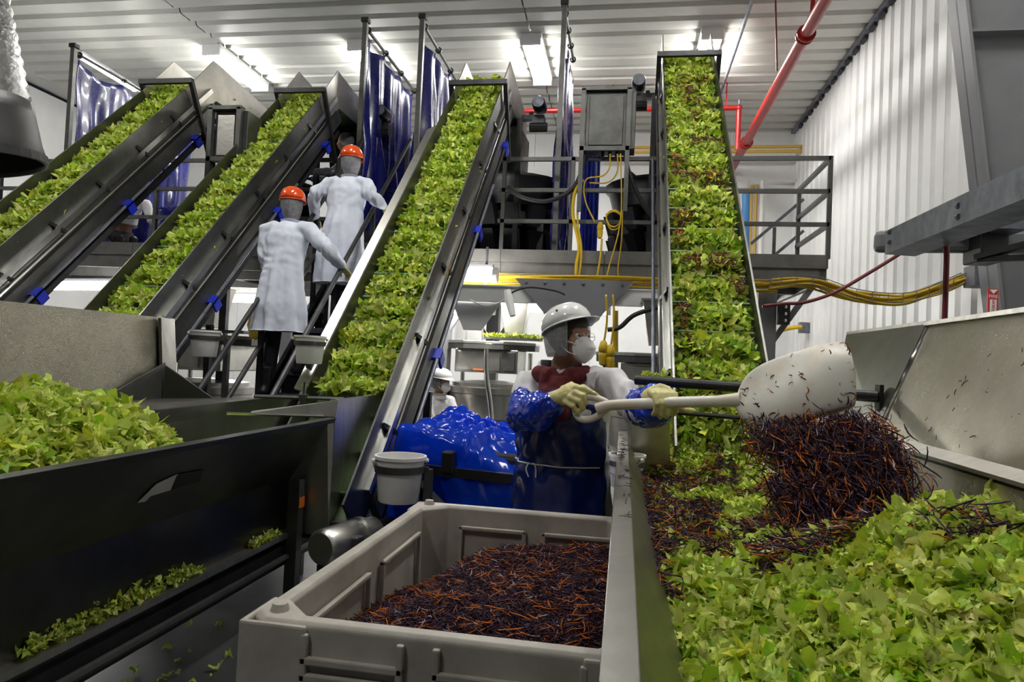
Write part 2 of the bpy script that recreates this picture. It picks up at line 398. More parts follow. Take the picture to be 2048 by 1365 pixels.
def lettuce_colors(N, green=.5, r=None):
    pal = np.array([(.50, .70, .035), (.64, .80, .07), (.74, .82, .18), (.36, .62, .025), (.82, .86, .28), (.74, .78, .05), (.22, .46, .02)])
    w = np.array([.25, .24, .18, .13 * (.5 + green), .12, .12, .06 * 2 * green]); w /= w.sum()
    c = pal[rng.choice(len(pal), N, p=w)] * rng.uniform(.75, 1.15, (N, 1)) * rng.uniform(.93, 1.07, (N, 3)); return np.clip(c, 0, 1)
def shred_colors(N, carrot=.2, white=.03):
    k = rng.random(N); c = np.empty((N, 3))
    c[:] = np.array([.032, .009, .026]) * rng.uniform(.5, 1.8, (N, 1))
    m = k < carrot; c[m] = np.array([.62, .15, .012]) * rng.uniform(.6, 1.2, (m.sum(), 1))
    m = k > 1 - white; c[m] = np.array([.55, .45, .55]) * rng.uniform(.5, 1.1, (m.sum(), 1)); return c
def snoise(x, y, f, s=0.0):
    return np.array([noise.noise(V((a * f, b * f, s))) for a, b in zip(np.ravel(x), np.ravel(y))]).reshape(np.shape(x))

# ------------------------------------------------------------------ the hall
XL, XR, YB, YF, ZC = -12.0, 3.36, 15.0, -3.0, 6.5
def structure(o): o['kind'] = 'structure'; return o
structure(MB().bb((XL, YF, -.1), (XR, YB, 0)).build('floor', M['floor']))
ce = structure(MB().bb((XL, YF, ZC + .06), (XR + .1, YB, ZC + .16)).build('ceiling', M['ceil']))
def rib_sheet(L, W, n, depth, flat):
    """corrugated sheet in local x (length L along ribs) / y (width W): n ribs"""
    mb = MB(); mb.open = True; ys = []; p = W / n
    for i in range(n):
        y = i * p
        ys += [(y, 0), (y + p * flat, 0), (y + p * (flat + .08), depth), (y + p * .92, depth)]
    ys.append((W, 0)); vs = []; fs = []
    for y, z in ys: vs += [(0, y, z), (L, y, z)]
    for i in range(len(ys) - 1): fs.append((2 * i, 2 * i + 1, 2 * i + 3, 2 * i + 2))
    mb.add(vs, fs); return mb
base = rib_sheet(4.98, 1.195, 3, .055, .62)
me0 = None; k = 0
for j in range(11):
    for i, x in enumerate((-11.4, -6.9, -1.62)):
        y = 2.1 + j * 1.2; Lx = (4.48, 5.26, 4.98)[i]
        if me0 is None:
            o = base.build('ceiling_panel', M['ceil'], ce); me0 = o.data
            for v in me0.vertices: v.co += ORG[ce]
        else:
            o = bpy.data.objects.new('ceiling_panel', me0); COL.objects.link(o); o.parent = ce
        o.location = V((x, y, ZC)) - ORG[ce]; o.scale = (Lx / 4.98, 1, 1)
wr = structure(MB().bb((XR + .05, YF, 0), (XR + .15, YB, ZC)).build('wall_right', M['white_panel']))
wbase = rib_sheet(6.44, 1.005, 3, .05, .62); me1 = None
for j in range(13):
    y = 2.0 + j * 1.01
    if me1 is None:
        o = wbase.build('wall_panel', M['white_panel'], wr); me1 = o.data
        for v in me1.vertices:
            c = v.co + ORG[wr]; v.co = V((c.z, c.y, c.x))   # stands the sheet upright: ribs run up the wall
    else:
        o = bpy.data.objects.new('wall_panel', me1); COL.objects.link(o); o.parent = wr
    o.location = V((XR, y, 0.02)) - ORG[wr]
wb = structure(MB().bb((XL, YB, 0), (XR, YB + .1, ZC)).build('wall_back', M['white_panel']))
for i in range(11):       # wide flat insulated sheets of the far wall
    MB().bb((XL + .05 + i * 1.4, YB - .03, 0), (XL + 1.44 + i * 1.4, YB, ZC)).build('wall_panel', M['white_panel'], wb, bevel=.006)
structure(MB().bb((XL - .1, YF, 0), (XL, YB, ZC)).build('wall_left', M['white_panel']))
t1 = MB(); t1.bb((XR - .09, 2, ZC - .05), (XR + .02, YB, ZC - .01)); structure(t1.build('trim_1', M['galv']))
for i in range(34):
    MB().bb((XR - .05, 2.1 + i * .37, ZC - .10), (XR + .0, 2.3 + i * .37, ZC - .05)).build('closure_block', M['rubber'], bpy.data.objects['trim_1'])
structure(MB().bb((XL, YB - .06, 5.3), (XR, YB - .03, 5.75)).build('trim_2', M['white_panel']))

# ceiling lamps: a tray and a wrap-round diffuser
def ceiling_lamp(x, y, label):
    t = thing('ceiling_lamp', label, 'lamp', (x, y, 6.30), 'long fluorescent ceiling lamps')
    MB().bb((x - .17, y - .8, 6.42), (x + .17, y + .8, 6.5)).build('lamp_housing', M['lamp_body'], t, bevel=.01)
    p = [(x - .15, y - .76, 6.42), (x + .15, y - .76, 6.42), (x + .11, y - .76, 6.33), (x - .11, y - .76, 6.33)]
    MB().prism(p, (0, 1.52, 0)).build('diffuser', M['lamp'], t)
    for s in (-1, 1): MB().bb((x - .16, y + s * .78 - .02, 6.32), (x + .16, y + s * .78 + .02, 6.43)).build('end_cap', M['lamp_body'], t)
    return t
ceiling_lamp(-7.05, 11.1, 'long white ceiling lamp left of the others, above the left curtain and conveyors')
ceiling_lamp(-4.47, 11.1, 'ceiling lamp mostly hidden behind the tall blue curtain, just left of its pole')
ceiling_lamp(-1.63, 11.1, 'large glowing ceiling lamp above the head of the second conveyor from the right')
ceiling_lamp(1.10, 11.1, 'glowing ceiling lamp behind the top of the rightmost conveyor')
for x in (-7.05, -1.63, 1.10):
    ceiling_lamp(x, 4.0, 'ceiling lamp of the nearer row outside the picture, %s' % ('at the left' if x < -5 else 'above the middle' if x < 0 else 'at the right'))

ceiling_lamp(-2.4, -1.6, 'ceiling lamp of the row behind the viewer')
# tapered steel portal column at the right
c = thing('steel_column', 'wide grey tapered steel column in front of the white ribbed wall at right', 'column', (2.95, 6.0, 0))
xa = lambda z: at(1955, 370, 6.0).x + (at(1912, 0, 6.0).x - at(1955, 370, 6.0).x) * (z - at(1955, 370, 6.0).z) / (at(1912, 0, 6.0).z - at(1955, 370, 6.0).z)
x0, x1 = xa(0), xa(6.5)
MB().prism([(x0, 5.86, 0), (x0 + .025, 5.86, 0), (x1 + .025, 5.86, 6.5), (x1, 5.86, 6.5)], (0, .28, 0)).build('inner_flange', M['grey'], c)
MB().prism([(x0, 5.99, 0), (3.3, 5.99, 0), (3.3, 5.99, 6.5), (x1, 5.99, 6.5)], (0, .02, 0)).build('web_plate', M['grey'], c)
MB().bb((3.28, 5.86, 0), (3.31, 6.14, 6.5)).build('outer_flange', M['grey'], c)
for z in (1.75, 4.2): MB().bb((xa(z) + .02, 5.88, z), (3.28, 5.99, z + .02)).build('stiffener_plate', M['grey'], c)

def text_mesh(name, body, size, mat_, M4, parent=None, extrude=.0008):
    cu = bpy.data.curves.new('t', 'FONT'); cu.body = body; cu.size = size; cu.extrude = extrude; cu.align_x = 'CENTER'; cu.align_y = 'CENTER'
    o = bpy.data.objects.new('t', cu); COL.objects.link(o)
    dg = bpy.context.evaluated_depsgraph_get(); me = bpy.data.meshes.new_from_object(o.evaluated_get(dg)); bpy.data.objects.remove(o)
    me.transform(M4); me.materials.clear(); me.materials.append(mat_)
    q = bpy.data.objects.new(name, me); COL.objects.link(q)
    if parent is not None:
        me.transform(Matrix.Translation(-ORG[parent])); q.parent = parent
    return q
# sign on the column
p = at(1986, 592, 5.84); q = at(1994, 632, 5.84)
sg = thing('fire_extinguisher_sign', 'narrow red and white fire extinguisher sign on the grey column', 'sign', (p.x, 5.84, q.z - .1))
def yz(c, e=0): return Matrix.Translation(c) @ Matrix.Rotation(math.pi / 2, 4, 'X') @ Matrix.Rotation(e, 4, 'Z')
w = .037; z1 = p.z + .055; z0 = q.z - .12
MB().bb((p.x - w, 5.835, z0), (p.x + w, 5.855, z1)).build('sign_plate', M['sign_red'], sg, bevel=.002)
MB().bb((p.x - w * .62, 5.832, z0 + .01), (p.x + w * .62, 5.836, z1 - .085)).build('white_field', M['sign_white'], sg)
MB().prism([(p.x - w * .8, 5.831, z1 - .008), (p.x + w * .8, 5.831, z1 - .008), (p.x, 5.831, z1 - .04)], (0, .004, 0)).build('arrow', M['sign_white'], sg)
text_mesh('lettering', 'FIRE', .036, M['sign_white'], yz((p.x, 5.833, z1 - .062)), sg)
for i, ch in enumerate('EXTINGUISHER'):
    text_mesh('letter', ch, .042, M['sign_red'], yz((p.x, 5.829, z1 - .105 - i * .036)), sg) if z1 - .105 - i * .036 > z0 else None
# junction box beside the sign, electrical box on the wall
def ebox(name, label, c, d, knob=True):
    t = thing(name, label, 'electrical box', (c[0], c[1], c[2] - d[2] / 2))
    MB().box(c, d).build('box_body', M['grey'], t, bevel=.006)
    MB().box((c[0], c[1] - d[1] / 2 - .006, c[2]), (d[0] * .92, .012, d[2] * .92)).build('cover', M['galv'], t, bevel=.003)
    return t
# ------------------------------------------------------------------ inclined conveyors
PITCH_F = .28      # distance of the belt flights along the slope
S2 = math.sqrt(.5)
def conveyor(name, label, xc, y0, L, top, hw=.25, motor=0, clip=True, lowz=.95, mixed=False, lab2='', let0=0):
    """belt plane z = 1.15 + (Y - y0); L is the run in Y to the crest; then a level head of length top"""
    B = lambda Y: 1.15 + Y - y0
    ys = y0 + (lowz - 1.15); ye = y0 + L; ze = B(ye); yt = ye + top
    t = thing(name, label, 'conveyor', (xc, ys, 0), 'inclined lettuce conveyors')
    # belt
    m = MB(); th = .02
    m.prism([(xc - hw, ys, B(ys)), (xc - hw, ye, ze), (xc - hw, yt, ze), (xc - hw, yt, ze - th), (xc - hw, ye + .01, ze - th), (xc - hw, ys + .02, B(ys) - .01)], (2 * hw, 0, 0))
    m.build('belt', M['belt'], t)
    n = int((ye - ys) / (PITCH_F * S2)); fm = None
    for i in range(n):
        Y = ys + .1 + i * PITCH_F * S2; z = B(Y)
        if fm is None:
            o = MB().prism([(xc - hw + .01, Y, z), (xc - hw + .01, Y - .038, z + .038), (xc - hw + .01, Y - .033, z + .048), (xc - hw + .01, Y + .02, z + .02)], (2 * hw - .02, 0, 0)).build('flight', M['belt'], t); fm = o.data; Y00 = Y
        else:
            o = bpy.data.objects.new('flight', fm); COL.objects.link(o); o.parent = t; o.location = (0, Y - Y00, Y - Y00)
    g = .16; k = g * 1.414
    def side(x, w, up, dn):
        # sheet from below the belt to the guard edge up the slope, and a peaked sheet, lamp light put into its paler colour, round the crest and level head
        a = ys; k2 = .34
        MB().prism([(x, a - up * S2, B(a) + up * S2), (x, ye - k2 - up * S2, B(ye - k2) + up * S2), (x, ye - k2 + dn * S2, B(ye - k2) - dn * S2), (x, a + dn * S2, B(a) - dn * S2)], (w, 0, 0)).build('side_guard', M['guard'], t)
        MB().prism([(x, ye - k2 - up * S2 + .004, B(ye - k2) + up * S2), (x, ye + .02, ze + up + .14), (x, yt, ze + up - .02), (x, yt, ze - .12), (x, ye + .1, ze - .14), (x, ye - k2 + dn * S2 + .004, B(ye - k2) - dn * S2)], (w, 0, 0)).build('head_guard', M['head_lit'], t)
    side(xc - hw - .012, .012, g, .17); side(xc + hw, .012, g, .17)
    for s in (-1, 1):   # lower frame channel, return-belt cover and long rails down each side
        x = xc + s * (hw + .03)
        off = lambda Y, d: (x, Y + d * S2, B(Y) - d * S2)
        MB().beam(off(ys + .15, .03), off(ye - .05, .03), .035, .05, (0, -1, 1)).build('frame_channel', M['chrome'], t)
        MB().beam(off(ys + .15, .22), off(ye - .1, .22), .05, .14, (0, -1, 1)).build('return_channel', M['guard'], t)
        MB().beam(off(ys + .1, .36), off(ye - .2, .36), .04, .05, (0, -1, 1)).build('lower_rail', M['dark'], t)
        for d0 in (.12,):
            MB().tube([off(ys + .2, d0), off(ye - .2, d0)], .011, 6).build('edge_rod', M['chrome'], t)
        nb = 6
        for i in range(nb):
            Y = ys + .45 + i * (ye - ys - .6) / nb
            a = (xc + s * (hw + .014), Y - g * S2 * .3, B(Y) + g * S2 * .3); b2 = (x + s * .02, Y + .1, B(Y) - .02)
            MB().beam(a, b2, .03, .02, (1, 0, 0)).build('bracket', M['dark'], t)
            if clip and i % 2 == 1:
                cc = V(off(Y + .1, .27)) + V((s * .05, 0, 0)); RR = Matrix.Rotation(math.radians(45), 3, 'X')
                MB().box(cc, (.06, .1, .03), RR).box(cc + RR @ V((s * .02, 0, -.05)), (.02, .1, .1), RR).build('blue_clip', M['blue_clip'], t)
        MB().tube([V(off(ys + .3, .27)) + V((s * .06, 0, 0)), V(off(ye - 1.2, .27)) + V((s * .06, 0, 0))], .014, 8).build('guide_rod', M['galv'], t)
    if let0:   # folded flange along the outer edge of the left guard
        MB().prism([(xc - hw - .012, Yq - g * S2, B(Yq) + g * S2) if k else (xc - hw - .07, Yq - (g + .02) * S2, B(Yq) + (g + .02) * S2) for Yq, k in ((ys + .55, 0), (ys + .55, 1), (ye - .9, 1), (ye - 1.0, 0))], (0, .01, -.01)).build('guard_flange', M['steel'], t)
    # cross ties below and the drum at the crest
    for i in range(5):
        Y = ys + .5 + i * (ye - ys - .8) / 4
        MB().beam((xc - hw - .03, Y + .30 * S2, B(Y) - .30 * S2), (xc + hw + .03, Y + .30 * S2, B(Y) - .30 * S2), .05, .05).build('cross_tie', M['dark'], t)
    MB().tube([(xc - hw, yt - .02, ze - .06), (xc + hw, yt - .02, ze - .06)], .065, 14).build('head_drum', M['dark'], t)
    MB().tube([(xc - hw, ys + .02, B(ys) - .05), (xc + hw, ys + .02, B(ys) - .05)], .06, 14).build('tail_drum', M['dark'], t)
    # square-tube goal frame over the top of the slope
    Yg = ye - .42; zg = B(Yg) + .30
    gf = MB(); a = (xc - hw - .07, Yg, zg); b2 = (xc + hw + .07, Yg, zg)
    gf.beam(a, b2, .05, .05); gf.build('goal_bar', M['dark'], t)
    MB().beam((a[0] + .02, Yg, zg), (a[0] + .02, Yg + .22, zg - .22 - .12), .045, .045).build('goal_post', M['dark'], t)
    MB().beam((b2[0] - .02, Yg, zg), (b2[0] - .02, Yg + .42, zg - .74), .045, .045).build('goal_post', M['dark'], t)
    # chute under the level head
    zc = ze - .15
    MB().prism([(xc - hw - .02, yt - .55, zc), (xc - hw - .02, yt + .25, zc + .05), (xc - hw - .02, yt + .2, zc - .55), (xc - hw - .02, yt - .35, zc - .8)], (2 * hw + .04, 0, 0)).build('discharge_chute', M['dark'], t)
    for s in (-1, 1):   # legs down to the deck under the head
        MB().bb((xc + s * (hw + .05) - .03, yt - .8, 2.72), (xc + s * (hw + .05) + .03, yt - .74, ze - .14)).build('leg', M['dark'], t)
        MB().bb((xc + s * (hw + .02) - .025, ys + 1.3, 0), (xc + s * (hw + .02) + .025, ys + 1.35, B(ys + 1.0) - .35)).build('leg', M['dark'], t)
    if motor:
        mx = xc + motor * (hw + .10); my = yt - .35; mz = ze + .05
        mo = MB().tube([(mx, my, mz), (mx + motor * .05, my, mz)], .05, 12); mo.box((mx + motor * .12, my, mz - .1), (.16, .16, .16)); mo.build('gearbox', M['dark'], t)
        mo = MB().tube([(mx + motor * .14, my - .26, mz + .08), (mx + motor * .14, my - .24, mz + .08), (mx + motor * .14, my - .02, mz + .08), (mx + motor * .14, my + .02, mz + .08)], [.075, .085, .085, .06], 16).build('motor', M['dark'], t, smooth=True)
        MB().lathe([(.0, 0), (.07, 0), (.07, .01), (.03, .014), (0, .014)], (mx + motor * .14, my - .265, mz + .08), 16, Matrix.Rotation(math.pi / 2, 3, 'X')).build('fan_cover', M['galv'], mo)
        MB().bb((xc + motor * hw, my - .05, mz - .06), (mx + motor * .1, my + .05, mz)).build('motor_arm', M['dark'], t)
        MB().tube([(mx + motor * .03, my - .14, mz - .2), (mx + motor * .25, my - .14, mz - .2)], .06, 12).build('reducer', M['dark'], t)
    # lettuce carried by the belt
    area = 2 * hw * (ye - ys) * 1.414; N = int(2300 * area)
    u = rng.uniform(-1, 1, N); Yv = rng.uniform(ys + .08, yt, N); onh = Yv > ye
    slope = np.where(onh, ze, 1.15 + Yv - y0); ph = ((Yv - ys - .1) / (PITCH_F * S2)) % 1.0
    hump = .03 + .085 * np.clip(np.sin(np.pi * np.clip((ph - .08) / .80, 0, 1)), 0, 1) ** .6
    hump = hump * (1 - .35 * u ** 4) * (.72 + .7 * np.abs(snoise(u * .3, Yv, 7, xc))) + np.clip((y0 + .45 - Yv) * .12, 0, .06)
    keep = (1.15 + Yv - y0 > let0) & ((ph > .05) & (ph < .96) | (rng.random(N) < .35) | (Yv < y0 + .35))
    h = hump * rng.uniform(.25, 1.0, N) ** .5
    pos = np.stack([xc + u * (hw - .03), Yv - np.where(onh, 0, h * S2), slope + np.where(onh, h, h * S2)], 1)[keep]
    nr = np.where(onh[:, None], np.array([[0, 0, 1.]]), np.array([[0, -S2, S2]]))[keep]
    near = np.zeros(len(pos), bool); cand = np.nonzero(pos[:, 1] < y0 + 1.6)[0]; near[rng.choice(cand, min(240, len(cand)), replace=False)] = True
    og = (xc, ys, 1.1); e = thing('lettuce_on_belt', lab2, 'lettuce', og, 'chopped lettuce riding up the belts')
    rest = pos[~near]
    o = link_mesh('chopped_lettuce', scatter_mesh('chopped_lettuce', rest, nr[~near], rng.uniform(.04, .085, len(rest)), lettuce_colors(len(rest), .75 if mixed else .5), LEAF, M['lettuce'], .75, org=og), e); o['kind'] = 'stuff'
    lm = [mesh_np('lettuce_leaf', bp, bf, np.repeat(lettuce_colors(1, .5), len(bp), 0), M['lettuce']) for bp, bf in LEAF]
    leaf_parts(e, og, 'lettuce_leaf', lm, pos[near] + nr[near] * .012, nr[near], rng.uniform(.05, .09, near.sum()), .7)
    if mixed:
        N2 = int(4200); Yv = rng.uniform(ys + .1, ye - .1, N2 * 3); u = rng.uniform(-.95, .95, N2 * 3)
        d = snoise(u * .25, Yv, 4.2, 3.3); k2 = np.nonzero(d > .14 + .25 * rng.random(len(d)) - .1 * (Yv < y0 + .8))[0][:N2]
        Yv, u = Yv[k2], u[k2]; ph = ((Yv - ys - .1) / (PITCH_F * S2)) % 1.0
        h = .03 + .085 * np.clip(np.sin(np.pi * ph), 0, 1)
        pos = np.stack([xc + u * (hw - .03), Yv - h * S2, 1.15 + Yv - y0 + h * S2], 1); nr = np.tile([[0, -S2, S2]], (len(pos), 1))
        tag(link_mesh('cabbage_and_carrot_on_belt', scatter_mesh('cabbage_and_carrot_on_belt', pos, nr, rng.uniform(.035, .07, len(pos)), shred_colors(len(pos), .28), SHRED, M['shred'], .3, org=(xc, ys, 1.1)), loc=(xc, ys, 1.1)),
            'dark purple cabbage and orange carrot shreds among the lettuce on the rightmost conveyor', 'shredded vegetables', None, 'stuff')
    return t
conveyor('inclined_conveyor', 'steel inclined conveyor at far left, its lettuce belt leaving the left edge of the picture', -5.05, 3.8, 3.25, 1.7, motor=1, lab2='lettuce on the leftmost conveyor belt')
conveyor('inclined_conveyor', 'steel inclined lettuce conveyor rising left of the workers on the stairs', -3.9, 4.4, 3.45, 1.5, motor=1, lab2='lettuce on the conveyor belt left of the stairs')
conveyor('inclined_conveyor', 'steel inclined lettuce conveyor between the stairs and the black weigher', -1.67, 4.15, 3.35, 1.4, motor=1, lowz=.5, let0=1.08, lab2='lettuce on the conveyor belt right of the stairs')
conveyor('inclined_conveyor', 'steel inclined conveyor carrying lettuce mixed with purple cabbage, rightmost of the four', .53, 3.9, 3.6, 1.4, motor=-1, clip=False, mixed=True, lowz=.9, lab2='mixed green lettuce on the rightmost conveyor belt')
# ------------------------------------------------------------------ mezzanine deck, railings, stairs
DY, DZ = 7.9, 2.70
dk = thing('mezzanine_deck', 'grey steel mezzanine deck carrying the weighers behind the conveyors', 'platform', (-3.4, DY, 0))
MB().bb((-10, DY + .05, DZ - .06), (2.16, 11.6, DZ - .01)).build('deck_plate', M['railing'], dk)
for x in range(10):   # fascia: toe board over a channel, in lengths
    a = -10 + x * 1.216; b = a + 1.21
    MB().bb((a, DY, DZ - .13), (b, DY + .015, DZ + .02)).build('toe_board', M['deck'], dk)
    MB().bb((a, DY + .03, DZ - .30), (b, DY + .09, DZ - .13)).build('fascia_channel', M['deck'], dk)
MB().bb((2.14, DY, DZ - .13), (2.16, 11.6, DZ + .02)).build('toe_board', M['galv'], dk)
MB().bb((2.08, DY + .03, DZ - .30), (2.14, 11.6, DZ - .13)).build('fascia_channel', M['deck'], dk)
for y in (9.0, 10.2, 11.4): MB().bb((-10, y, DZ - .30), (2.1, y + .1, DZ - .06)).build('floor_beam', M['deck'], dk)
for x in np.arange(-9.4, 2.1, 1.15):
    MB().bb((x, DY + .1, DZ - .24), (x + .08, 11.5, DZ - .06)).build('joist', M['deck'], dk)
for x in (-9.0, -5.9, -2.2, 1.55):
    for y in (8.05, 11.3):
        MB().bb((x - .1, y - .1, 0), (x + .1, y + .1, DZ - .3)).build('column', M['grey'], dk)
        for s in (-1, 1):
            MB().beam((x + s * .08, y, 1.75), (x + s * .5, y, DZ - .3), .06, .06, (0, 1, 0)).build('knee_brace', M['grey'], dk)
def railing(name, label, pts, deck=DZ, hs=(.36, .73, 1.10), posts=None, th=.045, matl='railing'):
    """straight railing runs through pts (x, y); a post at each of posts (run, fraction)"""
    t = thing(name, label, 'railing', (pts[0][0], pts[0][1], deck))
    for i in range(len(pts) - 1):
        a, b = V((*pts[i], 0)), V((*pts[i + 1], 0))
        for k, h in enumerate(hs):
            z = V((0, 0, deck + h)); MB().beam(a + z, b + z, th, th).build('top_rail' if k == len(hs) - 1 else 'mid_rail', M[matl], t)
        for f in posts[i]:
            p = a.lerp(b, f); MB().bb((p.x - th / 2, p.y - th / 2, deck - .02), (p.x + th / 2, p.y + th / 2, deck + hs[-1] + th / 2)).build('post', M[matl], t)
    return t
railing('guard_railing', 'dark steel railing with three rails at the front of the deck beside the rightmost conveyor', [(-1.55, DY + .03), (2.16, DY + .03), (2.16, 9.35)], posts=[(.015, .235, .50, .61, 1), (.97,)])
railing('guard_railing', 'dull railing at the front of the deck left of the stairs', [(-9.8, DY + .03), (-3.6, DY + .03)], posts=[(0, .22, .42, .6, .8, 1)])
railing('guard_railing', 'short dark railing at the deck edge right of the stair head', [(-2.45, DY + .03), (-1.95, DY + .03)], posts=[(0, 1)])
# stair rail going down behind the right end of the deck
sr = thing('rear_stair_rail', 'slanting grey stair handrail behind the right end of the deck', 'railing', (1.4, 9.6, DZ))
for p, q in (((1607, 399), (1502, 488)), ((1607, 462), (1550, 510))):
    a = at(*p, 9.6); b = at(*q, 9.6); MB().beam(a, b, .04, .04).build('sloping_rail', M['galv'], sr)
a = at(1549, 455, 9.6); MB().bb((a.x - .02, 9.58, DZ - .02), (a.x + .02, 9.62, a.z)).build('post', M['railing'], sr)

st = thing('staircase', 'steep dark open staircase with the two orange-helmeted workers on it', 'stairs', (-2.85, 4.65, 0))
SX0, SX1 = -3.12, -2.58
stz = lambda Y: (Y - 4.65) * 1.0
for x in (SX0, SX1):
    MB().prism([(x - .02, 4.55, 0), (x - .02, 4.8, 0), (x - .02, 7.46, 2.64), (x - .02, 7.9, 2.58), (x - .02, 7.9, 2.70), (x - .02, 7.27, 2.70)], (.04, 0, 0)).build('stringer', M['dark'], st)
for i in range(13):
    y = 4.85 + i * .205; z = stz(y)
    MB().bb((SX0 + .02, y - .02, z - .03), (SX1 - .02, y + .21, z)).build('step', M['dark'], st, bevel=.004)
    MB().bb((SX0 + .02, y + .195, z - .02), (SX1 - .02, y + .205, z + .18)).build('riser', M['black'], st)
    MB().bb((SX0 + .02, y - .03, z - .045), (SX1 - .02, y - .02, z + .002)).build('nosing', M['galv'], st)
MB().bb((SX0, 7.3, 2.66), (SX1, 7.9, 2.69)).build('landing_plate', M['dark'], st)
for x in (SX0 - .03, SX1 + .03):
    for h, nm in ((1.02, 'handrail'), (.55, 'mid_rail')):
        MB().tube([(x, 4.5, h - .15), (x, 7.55, 2.9 + h)], .022, 8).build(nm, M['dark'], st)
    for y in (4.6, 5.55, 6.5, 7.45):
        MB().bb((x - .02, y - .02, max(0, stz(y) - .05)), (x + .02, y + .02, stz(y) + 1.0)).build('baluster', M['dark'], st)

# ------------------------------------------------------------------ blue strip curtains on poles
def curtain(label, x, y0, y1, ztop, drop=.12, zb=2.75, sag=.10, amp=.05, seed=0, matl='curtain', gap=.25, rail_dz=0):
    t = thing('curtain_screen', label, 'curtain', (x, y0, DZ), 'blue vinyl curtains on steel poles')
    MB().bb((x - .03, y0 - .03, DZ - .02), (x + .03, y0 + .03, ztop)).build('pole', M['railing'], t)
    MB().box((x, y0, ztop + .03), (.1, .1, .06)).build('pole_cap', M['dark'], t, bevel=.01)
    MB().tube([(x, y0, ztop - .05), (x, y1, ztop - .05 + rail_dz)], .022, 8).build('top_rail', M['railing'], t)
    nr = 4
    for i in range(nr):
        y = y0 + gap * .4 + (y1 - y0 - gap * .5) * i / (nr - 1)
        MB().lathe([(.028, -.012), (.045, -.012), (.045, .012), (.028, .012)], (x, y, ztop - .05 + rail_dz * (y - y0) / (y1 - y0)), 10, Matrix.Rotation(math.pi / 2, 3, 'X'), True).build('ring_clamp', M['dark'], t)
    def fn(u, v):
        y = y0 + .06 + (y1 - y0 - .08) * u
        sg_ = sag * abs(math.sin(math.pi * u * (nr - 1)))
        zt = ztop - .08 - drop - sg_ - gap * max(0, .5 - abs(u - .12) * 4) * 0 + rail_dz * u
        z = zt + (zb - zt) * v
        f = amp * (math.sin(u * 23 + 1.6 * noise.noise(V((u * 3, v * 1.5, seed))) + seed) + .6 * math.sin(u * 51 + seed * 2 + v * 2)) * (.35 + .65 * min(1, v * 2))
        f += .05 * noise.noise(V((u * 5, v * 4, seed + 5)))
        return (x + f, y, z)
    m = MB().grid(fn, 70, 34); m.open = True
    m.build('curtain_sheet', M[matl], t, smooth=True, sharp=0, solid=.003)
    return t
curtain('blue curtain leftmost, beside the lamp-lit rail above the far-left conveyor', -7.69, 8.2, 10.9, 5.46, seed=1, drop=.05)
curtain('wide blue curtain on the pole just right of the upper worker', -3.45, 8.2, 10.3, 5.66, seed=2, drop=.0, sag=.13, amp=.08)
curtain('narrow blue curtain between the wide curtain and the middle conveyor', -2.69, 8.2, 10.3, 5.68, seed=3, drop=.0, sag=.16, amp=.08)
curtain('tall thin blue curtain seen edge-on left of the large steel control box', -.89, 8.2, 9.6, 5.78, seed=4, drop=.22, sag=.22, amp=.045)
# hanging sheets across the back of the deck
def sheet(label, x0, x1, y, z1, z0, matl, seed):
    def fn(u, v):
        return (x0 + (x1 - x0) * u, y + .05 * math.sin(u * 14 + seed + noise.noise(V((u * 3, v * 2, seed)))) , z1 + (z0 - z1) * v)
    m = MB().grid(fn, 36, 16); m.open = True
    o = m.build('hanging_curtain_sheet', M[matl], None, smooth=True, sharp=0, solid=.003); return tag(o, label, 'curtain')
sheet('blue sheet coloured as lit hanging behind the left control box', -7.05, -5.85, 10.7, 4.6, 2.7, 'curtain_lit', 3)
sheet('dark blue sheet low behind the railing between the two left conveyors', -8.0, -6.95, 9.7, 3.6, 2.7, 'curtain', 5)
sheet('narrow blue sheet coloured as lit below the large control box', -.62, -.40, 8.6, 4.15, 2.7, 'curtain_lit', 7)
# tube lamp under the rail of the first curtain
def tube_lamp(label, a, b, r=.05, hang=True):
    a, b = V(a), V(b); t = thing('tube_lamp', label, 'lamp', (a + b) / 2 - V((0, 0, r)), 'sealed tube lamps')
    MB().tube([a, b], r, 12).build('tube', M['tube'], t, smooth=True)
    d = (b - a).normalized()
    MB().tube([a - d * .05, a], r * 1.15, 12).build('end_cap', M['lamp_body'], t); MB().tube([b, b + d * .05], r * 1.15, 12).build('end_cap', M['lamp_body'], t)
    for f in (.12, .88) if hang else (): p = a.lerp(b, f); MB().bb((p.x - .012, p.y - .012, p.z + r), (p.x + .012, p.y + .012, DZ - .06 if p.z < DZ else ZC + .02)).build('hanger', M['grey'], t)
    u = V((0, 0, r + .02)); MB().beam(a + u, b + u, .05, .04).build('mounting_rail', M['grey'], t)
    return t
tl = tube_lamp('slanting tube lamp under the rail of the leftmost blue curtain', at(160, 112, 8.5), at(268, 178, 10.6), .04, False)
for f in (.1, .9):
    p = at(160, 112, 8.5).lerp(at(268, 178, 10.6), f); MB().beam(p, (-7.69, p.y, 5.41), .02, .02).build('hanger', M['grey'], tl)
tube_lamp('long horizontal tube lamp below the deck between the two left conveyors', at(66, 572, 8.0), at(262, 572, 8.0), .057)
tube_lamp('short tube lamp end just right of the middle conveyor below the deck', (-2.1, 7.3, 2.33), (-1.45, 7.3, 2.33), .075)
tube_lamp('lower tube lamp right of the middle conveyor below the deck', (-2.1, 7.6, 1.98), (-1.52, 7.6, 1.98), .06)
for i, (x, nm) in enumerate(((-7, 'far left'), (-4.2, 'mid left'), (-1.0, 'middle'), (1.3, 'right'))):  # added lamps hidden by the deck, to brighten the background
    tube_lamp('added unseen tube lamp under the back of the deck, %s' % nm, (x - .7, 11.2, 2.3), (x + .7, 11.2, 2.3), .07)

